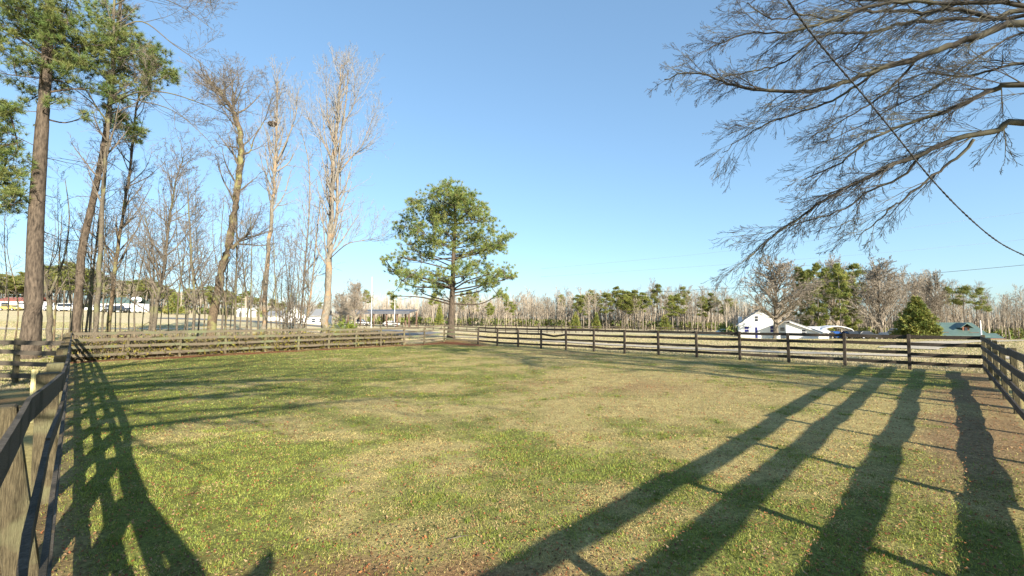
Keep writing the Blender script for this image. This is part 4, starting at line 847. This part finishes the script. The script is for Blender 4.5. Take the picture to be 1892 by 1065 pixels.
for i, (px, Y, H, R0, lb) in enumerate([(1063, 138, 5.5, 1.6, 'small yellow-green evergreen left of the pale white-barked tree'), (1102, 140, 5.6, 1.2, 'small yellow-green evergreen right of the pale white-barked tree'), (1228, 140, 5.2, 2.4, 'wide yellow-green evergreen at the wood edge, well left of the white house'), (1345, 130, 5.0, 3.0, 'dark bushy evergreen left of the white house'),
     (320, 118, 6, 2.6, 'round olive evergreen behind the brush pile at far left'), (812, 150, 7.5, 1.4, 'bright yellow-green slim evergreen just left of the lone pine trunk')]):
    put(cone_tree(H, R0, 700, 'cedar'), 'evergreen_tree', gnd(px, Y), 1, lb, 'evergreen tree')
one(BIGB, 'bare_tree', 655, 92, 527, 15, 'tangled rounded bare tree in front of the open shed', sx=1.1)
one(BIGB, 'bare_tree', 628, 100, 545, 15, 'low bare tree behind the tall sycamore trunk', sx=1.2)

# ------------------------------------------------------------------ buildings
def window(par, x, z, w_, h_, y, dark='glass', frame='trim', face=-1):
    f = MB(); t = .09
    f.box(x - w_ / 2 - t, x - w_ / 2, y - .06, y + .02, z - t, z + h_ + t); f.box(x + w_ / 2, x + w_ / 2 + t, y - .06, y + .02, z - t, z + h_ + t); f.box(x - w_ / 2, x + w_ / 2, y - .06, y + .02, z + h_, z + h_ + t); f.box(x - w_ / 2, x + w_ / 2, y - .06, y + .02, z - t, z)
    f.box(x - w_ / 2, x + w_ / 2, y - .05, y + .01, z + h_ / 2 - .03, z + h_ / 2 + .03)
    o = f.build('window', frame, par); MB().box(x - w_ / 2, x + w_ / 2, y - .025, y - .01, z, z + h_).build('pane', dark, o); return o
def gable_house(root, x0, x1, y0, y1, zb, eave, ridge, wall='white', roof='shingle', ov=.35, rx=None, eave2=None):
    """gable end faces -y; ridge runs along y"""
    rx = (x0 + x1) / 2 if rx is None else rx; eave2 = eave if eave2 is None else eave2
    MB().prism([(x0, zb), (x1, zb), (x1, eave2), (rx, ridge), (x0, eave)], y0, y1).build('wall', wall, root)
    for (a, ez) in ((x0, eave), (x1, eave2)):
        sx = -1 if a < rx else 1; sl = (ridge - ez) / abs(rx - a); ox = a + sx * ov; oz = ez - ov * sl
        m = MB(); th = .14; poly = [(ox, oz + .01), (rx, ridge + .01), (rx, ridge + th), (ox, oz + th)]; m.prism(poly if sx < 0 else poly[::-1], y0 - .3, y1 + .3); m.build('roof', roof, root)
        m = MB(); poly = [(ox, oz - .12), (rx, ridge - .12), (rx, ridge + .005), (ox, oz + .005)]; m.prism(poly if sx < 0 else poly[::-1], y0 - .31, y0 - .27); m.build('barge_board', 'trim', root)
def at_root(name, px, Y, rz, label, cat): r = empty(name, gnd(px, Y), rz); tag(r, label, cat); return r
sF = lambda Y: Y / F
# white house on the right (scale: metres per photo pixel at its distance)
Yh = 84; k_ = Yh / F; h0 = at_root('white_house', 1402, Yh, R(-26), 'white gabled house with a low side wing, behind the broad bare tree', 'house')
X = lambda px: (px - 1402) * k_ / 1.12
gz0 = h0.location.z
Z = lambda py: at(1402, py, Yh).z - gz0
gable_house(h0, X(1364), X(1447), 0, 11, -.6, Z(600), Z(571), rx=X(1408), eave2=Z(597))
for px, py, w_, h_ in ((1379, 614, .75, 1.0), (1449 - 23, 614, .75, 1.15)): window(h0, X(px), Z(py), w_, h_, 0, 'shutter')
window(h0, X(1397.5), Z(594), .55, .95, 0)
d_ = MB().box(X(1395), X(1399), -.07, .02, Z(625), Z(605)).build('door', 'shutter', h0); MB().lathe([(.03, 0), (.03, .03)], 6).build('handle', 'steel', d_).location = (X(1398.5), -.09, Z(615))
m = MB(); m.box(X(1389), X(1402), -1.2, -.02, -.5, Z(625.5)); m.box(X(1389), X(1402), -1.6, -1.22, -.5, Z(627.5)); m.build('steps', 'concrete', h0)
m = MB().box(X(1364.5), X(1372), 4, 5.2, Z(605), Z(585)); m.build('chimney', 'trim', h0); MB().box(X(1436), X(1441), 6, 6.8, Z(600), Z(585)).build('chimney', 'trim', h0)
# wing, set forward-right, roof falling to the right
m = MB().prism([(X(1447), -.6), (X(1500), -.6), (X(1500), Z(613)), (X(1456), Z(597)), (X(1447), Z(597))], -2.5, 8); m.build('wall', 'white', h0)
m = MB().prism([(X(1443), Z(596)), (X(1453), Z(594.5)), (X(1506), Z(614)), (X(1506), Z(612)), (X(1453), Z(592)), (X(1443), Z(594))][::-1], -2.9, 8.3); m.build('roof', 'shingle', h0)
m = MB().prism([(X(1453), Z(596)), (X(1506), Z(615.5)), (X(1506), Z(613.8)), (X(1453), Z(594.3))][::1], -2.96, -2.9); m.build('barge_board', 'trim', h0)
window(h0, X(1446 + 30), Z(616), .6, .75, -2.5); window(h0, X(1443), Z(611), .7, .6, 0, 'glass')
m = MB().box(X(1493), X(1519), -1.0, 6, -.6, Z(613)); m.build('garage_wall', 'white', h0); m = MB().prismx([(-1.3, Z(613)), (6.2, Z(605)), (6.2, Z(603.8)), (-1.3, Z(611.8))], X(1490), X(1521)); m.build('garage_roof', 'trim', h0)
MB().box(X(1496), X(1513), -1.05, -.99, -.2, Z(617)).build('garage_door', 'white', h0)
# carport
c0 = at_root('carport', 1547, 80, R(-20), 'open white metal carport with rounded roof beside the white house', 'carport'); k2 = 80 / F
arc = [(-26, 16), (-23, 19), (-12, 22.3), (0, 24.5), (12, 22.3), (22, 18.5), (25, 15)]; m = MB(); out = [(x * k2, z * k2) for x, z in arc]; m.prism([(x, z) for x, z in out] + [(x, z - .12) for x, z in out[::-1]], 0, 6); m.build('roof', 'trim', c0)
for x in (-25, 24.4):
    for y in (.1, 3, 5.8): MB().box(x * k2 - .05, x * k2 + .05, y - .05, y + .05, -.4, 15.6 * k2).build('post', 'trim', c0)
# vehicles
def car(label, loc, rz, paint, kind='car', group=None):
    r = empty('parked_' + kind, loc, rz); tag(r, label, kind, group)
    prof = {'car': [(-2.2, .35), (-2.25, .75), (-2.1, .95), (-1.35, 1.02), (1.15, .98), (2.0, .85), (2.2, .65), (2.15, .35)], 'truck': [(-2.7, .45), (-2.75, 1.0), (-2.65, 1.08), (.2, 1.1), (1.3, 1.12), (2.4, 1.05), (2.65, .85), (2.65, .45)], 'van': [(-2.5, .4), (-2.55, 1.1), (-2.5, 1.15), (1.3, 1.15), (2.2, 1.05), (2.5, .8), (2.5, .4)]}[kind]
    cab = {'car': [(-1.9, .98), (-1.3, 1.42), (.2, 1.45), (1.1, .98)], 'truck': [(-.9, 1.08), (-.75, 1.75), (.5, 1.75), (1.35, 1.1)], 'van': [(-2.5, 1.14), (-2.4, 2.05), (.9, 2.05), (1.7, 1.14)]}[kind]
    w_ = .86; o = MB().prism(prof, -w_, w_).build('body', paint, r); bevel(o, .06, 2)
    o = MB().prism(cab, -w_ + .10, w_ - .10).build('cabin', paint, r); bevel(o, .07, 2)
    x0, x1 = cab[0][0], cab[-1][0]; zb, ztp = cab[0][1], cab[1][1]; wins = MB(); wi = [(x0 + .25, zb + .05), (cab[1][0] + .05, ztp - .10), (cab[2][0] - .05, ztp - .10), (x1 - .25, zb + .05)]
    wins.prism(wi, -w_ + .085, w_ - .085); wins.build('window', 'glass', r)
    q = .05; m = MB(); m.prism([(cab[2][0] + q, ztp - .08), (cab[2][0] + q + .02, ztp - .08), (x1 + .02, zb + .04), (x1, zb + .04)], -w_ + .2, w_ - .2); m.build('windscreen', 'glass', r)
    for x in (-1.35 * (1.2 if kind != 'car' else 1), 1.35 * (1.15 if kind != 'car' else 1)):
        for y in (-w_, w_):
            ty = MB(); 
            for yy in (0,): ty.prism([(.34 * math.cos(a * math.pi / 7), .34 + .34 * math.sin(a * math.pi / 7)) for a in range(14)], -.12, .12)
            o = ty.build('wheel', 'tyre', r); o.location = (x, y * .93, 0); MB().prism([(.19 * math.cos(a * math.pi / 5), .34 + .19 * math.sin(a * math.pi / 5)) for a in range(10)], -.13, .13).build('rim', 'silver_paint', o)
    for y in (-.6, .6): MB().box(prof[-2][0] - .03, prof[-2][0] + .03, y - .16, y + .16, .6, .74).build('headlight', 'trim', r)
    return r
def g3(px, Y): return gnd(px, Y)
car('blue car parked under the white carport', g3(1533, 82), R(100), 'blue_paint')
car('dark car parked at the right side of the carport', g3(1566, 80), R(80), 'dark_paint')
car('dark car parked on the grass right of the carport', g3(1597, 80), R(10), 'dark_paint')
car('silver pickup truck parked between the wide bare tree and the conical evergreen', g3(1657, 74), R(95), 'silver_paint', 'truck')
car('white car on the field left of the white house', g3(1340, 118), R(0), 'white_paint')
# white planter pot by the tree
o = MB().lathe([(.25, 0), (.32, .1), (.28, .4), (.42, .65), (.45, .8), (.36, .82)], 12).build('planter', 'trim'); o.location = g3(1436, 72); tag(o, 'white urn planter on the lawn in front of the white house', 'planter')
# green roofed house
e0 = at_root('green_roof_house', 1790, 66, R(-22), 'long reddish-brown house with a green metal roof and small dormer, at far right', 'house'); k3 = 66 / F
gz1 = e0.location.z; Z3 = lambda py: at(1790, py, 66).z - gz1; X3 = lambda px: (px - 1790) * k3 / 1.31
MB().box(X3(1700), X3(1816), 0, 7, -.5, Z3(617)).build('wall', 'brick', e0)
MB().prismx([(-1.0, Z3(620)), (3.5, Z3(596.5)), (8, Z3(617)), (8, Z3(619)), (3.5, Z3(599)), (-1.0, Z3(622))], X3(1697), X3(1820)).build('roof', 'green_roof', e0)
d1 = MB().box(X3(1782), X3(1795), .7, 3.0, Z3(613.5), Z3(604)).build('dormer', 'brick', e0)
MB().prism([(X3(1776), Z3(607)), (X3(1788.5), Z3(598.5)), (X3(1801), Z3(607)), (X3(1801), Z3(605.8)), (X3(1788.5), Z3(597)), (X3(1776), Z3(605.8))], .3, 3.2).build('dormer_roof', 'green_roof', d1)
MB().box(X3(1786), X3(1791), .64, .69, Z3(611.5), Z3(605.5)).build('dormer_window', 'glass', d1)
for px in (1718, 1733, 1750, 1771, 1790, 1806): MB().box(X3(px) - .09, X3(px) + .09, -.75, -.6, -.4, Z3(619.5)).build('porch_post', 'new_wood' if px % 2 else 'brown_post', e0)
for px in (1725, 1742, 1798): window(e0, X3(px), Z3(628), .9, 1.0, 0, 'glass', 'brown_post')
MB().box(X3(1762), X3(1777), -.05, .0, -.3, Z3(621)).build('door', 'glass', e0)
MB().box(X3(1700), X3(1812), -1.0, -.02, -.5, -.1).build('porch_floor', 'brown_post', e0)
MB().box(X3(1812), X3(1866), 1.5, 7, -.5, Z3(626)).build('wing_wall', 'brick', e0)
MB().prismx([(.8, Z3(632)), (4.2, Z3(617)), (7.6, Z3(630)), (7.6, Z3(632)), (4.2, Z3(619.5)), (.8, Z3(634))], X3(1821), X3(1870)).build('wing_roof', 'green_roof', e0)
o = MB().lathe([(.06, -.3), (.05, 1.2), (.04, 2.1), (.03, 2.15)], 8).build('white_pole', 'trim'); o.location = g3(1811, 46); tag(o, 'slim white pole standing behind the far right fence corner', 'pole')
# white farmhouse behind the saplings
f0 = at_root('white_farmhouse', 548, 104, R(14), 'white farmhouse with a grey roof half hidden by the saplings', 'house'); k4 = 104 / F; gz2 = f0.location.z; Z4 = lambda py: at(548, py, 104).z - gz2; X4 = lambda px: (px - 548) * k4
gable_house(f0, X4(520), X4(566), 0, 9, -.6, Z4(586), Z4(566), rx=X4(546))
MB().box(X4(493), X4(520), 2, 8, -.6, Z4(583)).build('wall', 'white', f0); MB().prismx([(1.6, Z4(583)), (5, Z4(574)), (8.4, Z4(583)), (8.4, Z4(584.5)), (5, Z4(576)), (1.6, Z4(584.5))], X4(492), X4(519)).build('roof', 'shingle', f0)
MB().box(X4(566), X4(600), 1.5, 8, -.6, Z4(583)).build('wall', 'white', f0); MB().prismx([(1.0, Z4(583)), (4.7, Z4(570)), (8.4, Z4(583)), (8.4, Z4(584.5)), (4.7, Z4(572)), (1.0, Z4(584.5))], X4(567.5), X4(602)).build('roof', 'shingle', f0)
for px in (531, 545, 557): window(f0, X4(px), Z4(597), .8, 1.1, 0)
for px in (575, 588): window(f0, X4(px), Z4(596), .8, .9, 1.5)
# open shed
s0 = at_root('open_shed', 700, 118, R(-3), 'long open-sided shed with a low blue-grey roof and brown posts', 'shed'); k5 = 118 / F; gz3 = s0.location.z; Z5 = lambda py: at(700, py, 118).z - gz3; X5 = lambda px: (px - 700) * k5
MB().prismx([(-.4, Z5(575.5)), (8, Z5(571)), (8, Z5(573)), (-.4, Z5(579))], X5(618), X5(758)).build('roof', 'metal_roof', s0)
MB().box(X5(618), X5(758), -.55, -.41, Z5(580.5), Z5(575)).build('fascia', 'metal_roof', s0)
for px in (642, 665, 690, 714, 734, 756):
    for y in (0, 7.5): MB().box(X5(px) - .15, X5(px) + .15, y, y + .3, -.6, Z5(577)).build('post', 'brown_post', s0)
car('white car parked under the right end of the open shed', g3(705 + 18, 122), R(5), 'white_paint')
car('silver pickup truck parked under the middle of the open shed', g3(665, 122), R(0), 'silver_paint', 'truck')
def pole(name, label, px, Y, ytop, r, mname, arm=True, lamp=False):
    g_ = gnd(px, Y); H = at(px, ytop, Y).z - g_.z; root = empty(name, g_); tag(root, label, 'pole'); MB().lathe([(r, -.4), (r * .7, H)], 8).build('shaft', mname, root)
    if arm: MB().box(-.9, .9, -.06, .06, H - .7, H - .55).build('crossarm', mname, root)
    if lamp: MB().box(-.5, .5, -.25, .1, H - .3, H).build('lamp_head', 'steel', root)
pole('light_pole', 'tall white pole rising in front of the open shed', 686, 100, 512, .085, 'steel', False)
pole('light_pole', 'slim pole with a lamp head left of the lone pine trunk', 729, 104, 546, .09, 'steel', False, True)
pole('utility_pole', 'utility pole seen between the two slim trees at far left', 333, 130, 540, .2, 'wood_pole')
pole('utility_pole', 'shorter utility pole left of the twisted trunk', 369, 135, 552, .17, 'wood_pole')
pole('utility_pole', 'utility pole left of the pale nest tree', 453, 120, 548, .22, 'wood_pole')
# far left yard
def shed(name, label, px, Y, w_, d_, wh, rh, wall, roof, rz=0, cat='building', door='glass'):
    r = empty(name, gnd(px, Y), rz); tag(r, label, cat); MB().box(-w_ / 2, w_ / 2, 0, d_, -.6, wh).build('wall', wall, r)
    MB().prismx([(-.3, wh), (d_ / 2, wh + rh), (d_ + .3, wh), (d_ + .3, wh + .15), (d_ / 2, wh + rh + .15), (-.3, wh + .15)][::-1], -w_ / 2 - .2, w_ / 2 + .2).build('roof', roof, r)
    MB().box(-w_ * .32, -w_ * .1, -.05, -.003, -.2, wh * .8).build('door', door, r); window(r, w_ * .2, wh * .4, w_ * .18, wh * .35, 0)
shed('roadside_building', 'low building with a red roof at the far left edge', 22, 122, 10, 6, 2.0, 1.0, 'white', 'red_roof')
shed('roadside_building', 'long white building with a green roof behind the brush pile', 212, 124, 9, 6, 2.2, 1.6, 'white', 'green_roof')
shed('field_shelter', 'small white shelter in the field left of the pale nest tree', 449, 120, 3.4, 3, 1.5, .7, 'white', 'trim')
car('white van parked between the slender leaning pine and the big pine', g3(127, 112), R(0), 'white_paint', 'van')
car('white car parked left of the forked tree beside the red roofed building', g3(35, 112), R(4), 'white_paint')
car('yellow car parked in front of the red roofed building', g3(18, 110), R(0), 'yellow_paint')
car('silver car parked right behind the forked tree', g3(98, 112), R(2), 'silver_paint')
car('white pickup truck parked left of the green roofed building', g3(180, 116), R(0), 'white_paint', 'truck')
car('dark pickup truck parked in front of the green roofed building', g3(216, 116), R(0), 'dark_paint', 'truck')
car('white car parked right of the green roofed building', g3(244, 118), R(0), 'white_paint')
r_ = empty('roadside_sign', gnd(250, 126)); tag(r_, 'plain white oval sign on a post at the roadside, far left', 'sign'); o = MB().prism([(1.5 * math.cos(a * math.pi / 8), 3.4 + .8 * math.sin(a * math.pi / 8)) for a in range(16)], -.1, .1).build('panel', 'trim', r_); MB().box(-.1, .1, -.08, .08, -.4, 2.6).build('post', 'steel', r_)
random.seed(91)
for px, py, l, az, lb in ((850, 985, .22, 20, 'thin fallen twig lying in the grass near the bottom centre'), (1250, 800, .24, 120, 'grey fallen twig on the dry middle of the lawn')):
    Y = CAM_H * F / (py - 590); x = (px - 946) / F * Y; m = MB(); d = Vector((math.cos(R(az)), math.sin(R(az)), 0)); q = Vector((-d.y, d.x, 0))
    P_ = [-d * l / 2, q * .02 * random.uniform(-1, 1) + Vector((0, 0, .012)), d * l / 2 + Vector((0, 0, .006))]; m.tube(catmull(P_, 3), [.004, .004, .004, .0035, .003, .003, .002], 5); m.tube([P_[1], P_[1] + d * l * .25 + q * l * .2 + Vector((0, 0, .015))], [.005, .002], 4)
    o = m.build('fallen_twig', 'twig'); o.location = (x, Y, float(gz_at(x, Y)) + .022); tag(o, lb, 'twig')

for o in bpy.data.objects:
    if o.get('label') and not o.parent and len(o['label'].replace('-', ' ').split()) > 16: print('LONG', o['label'])
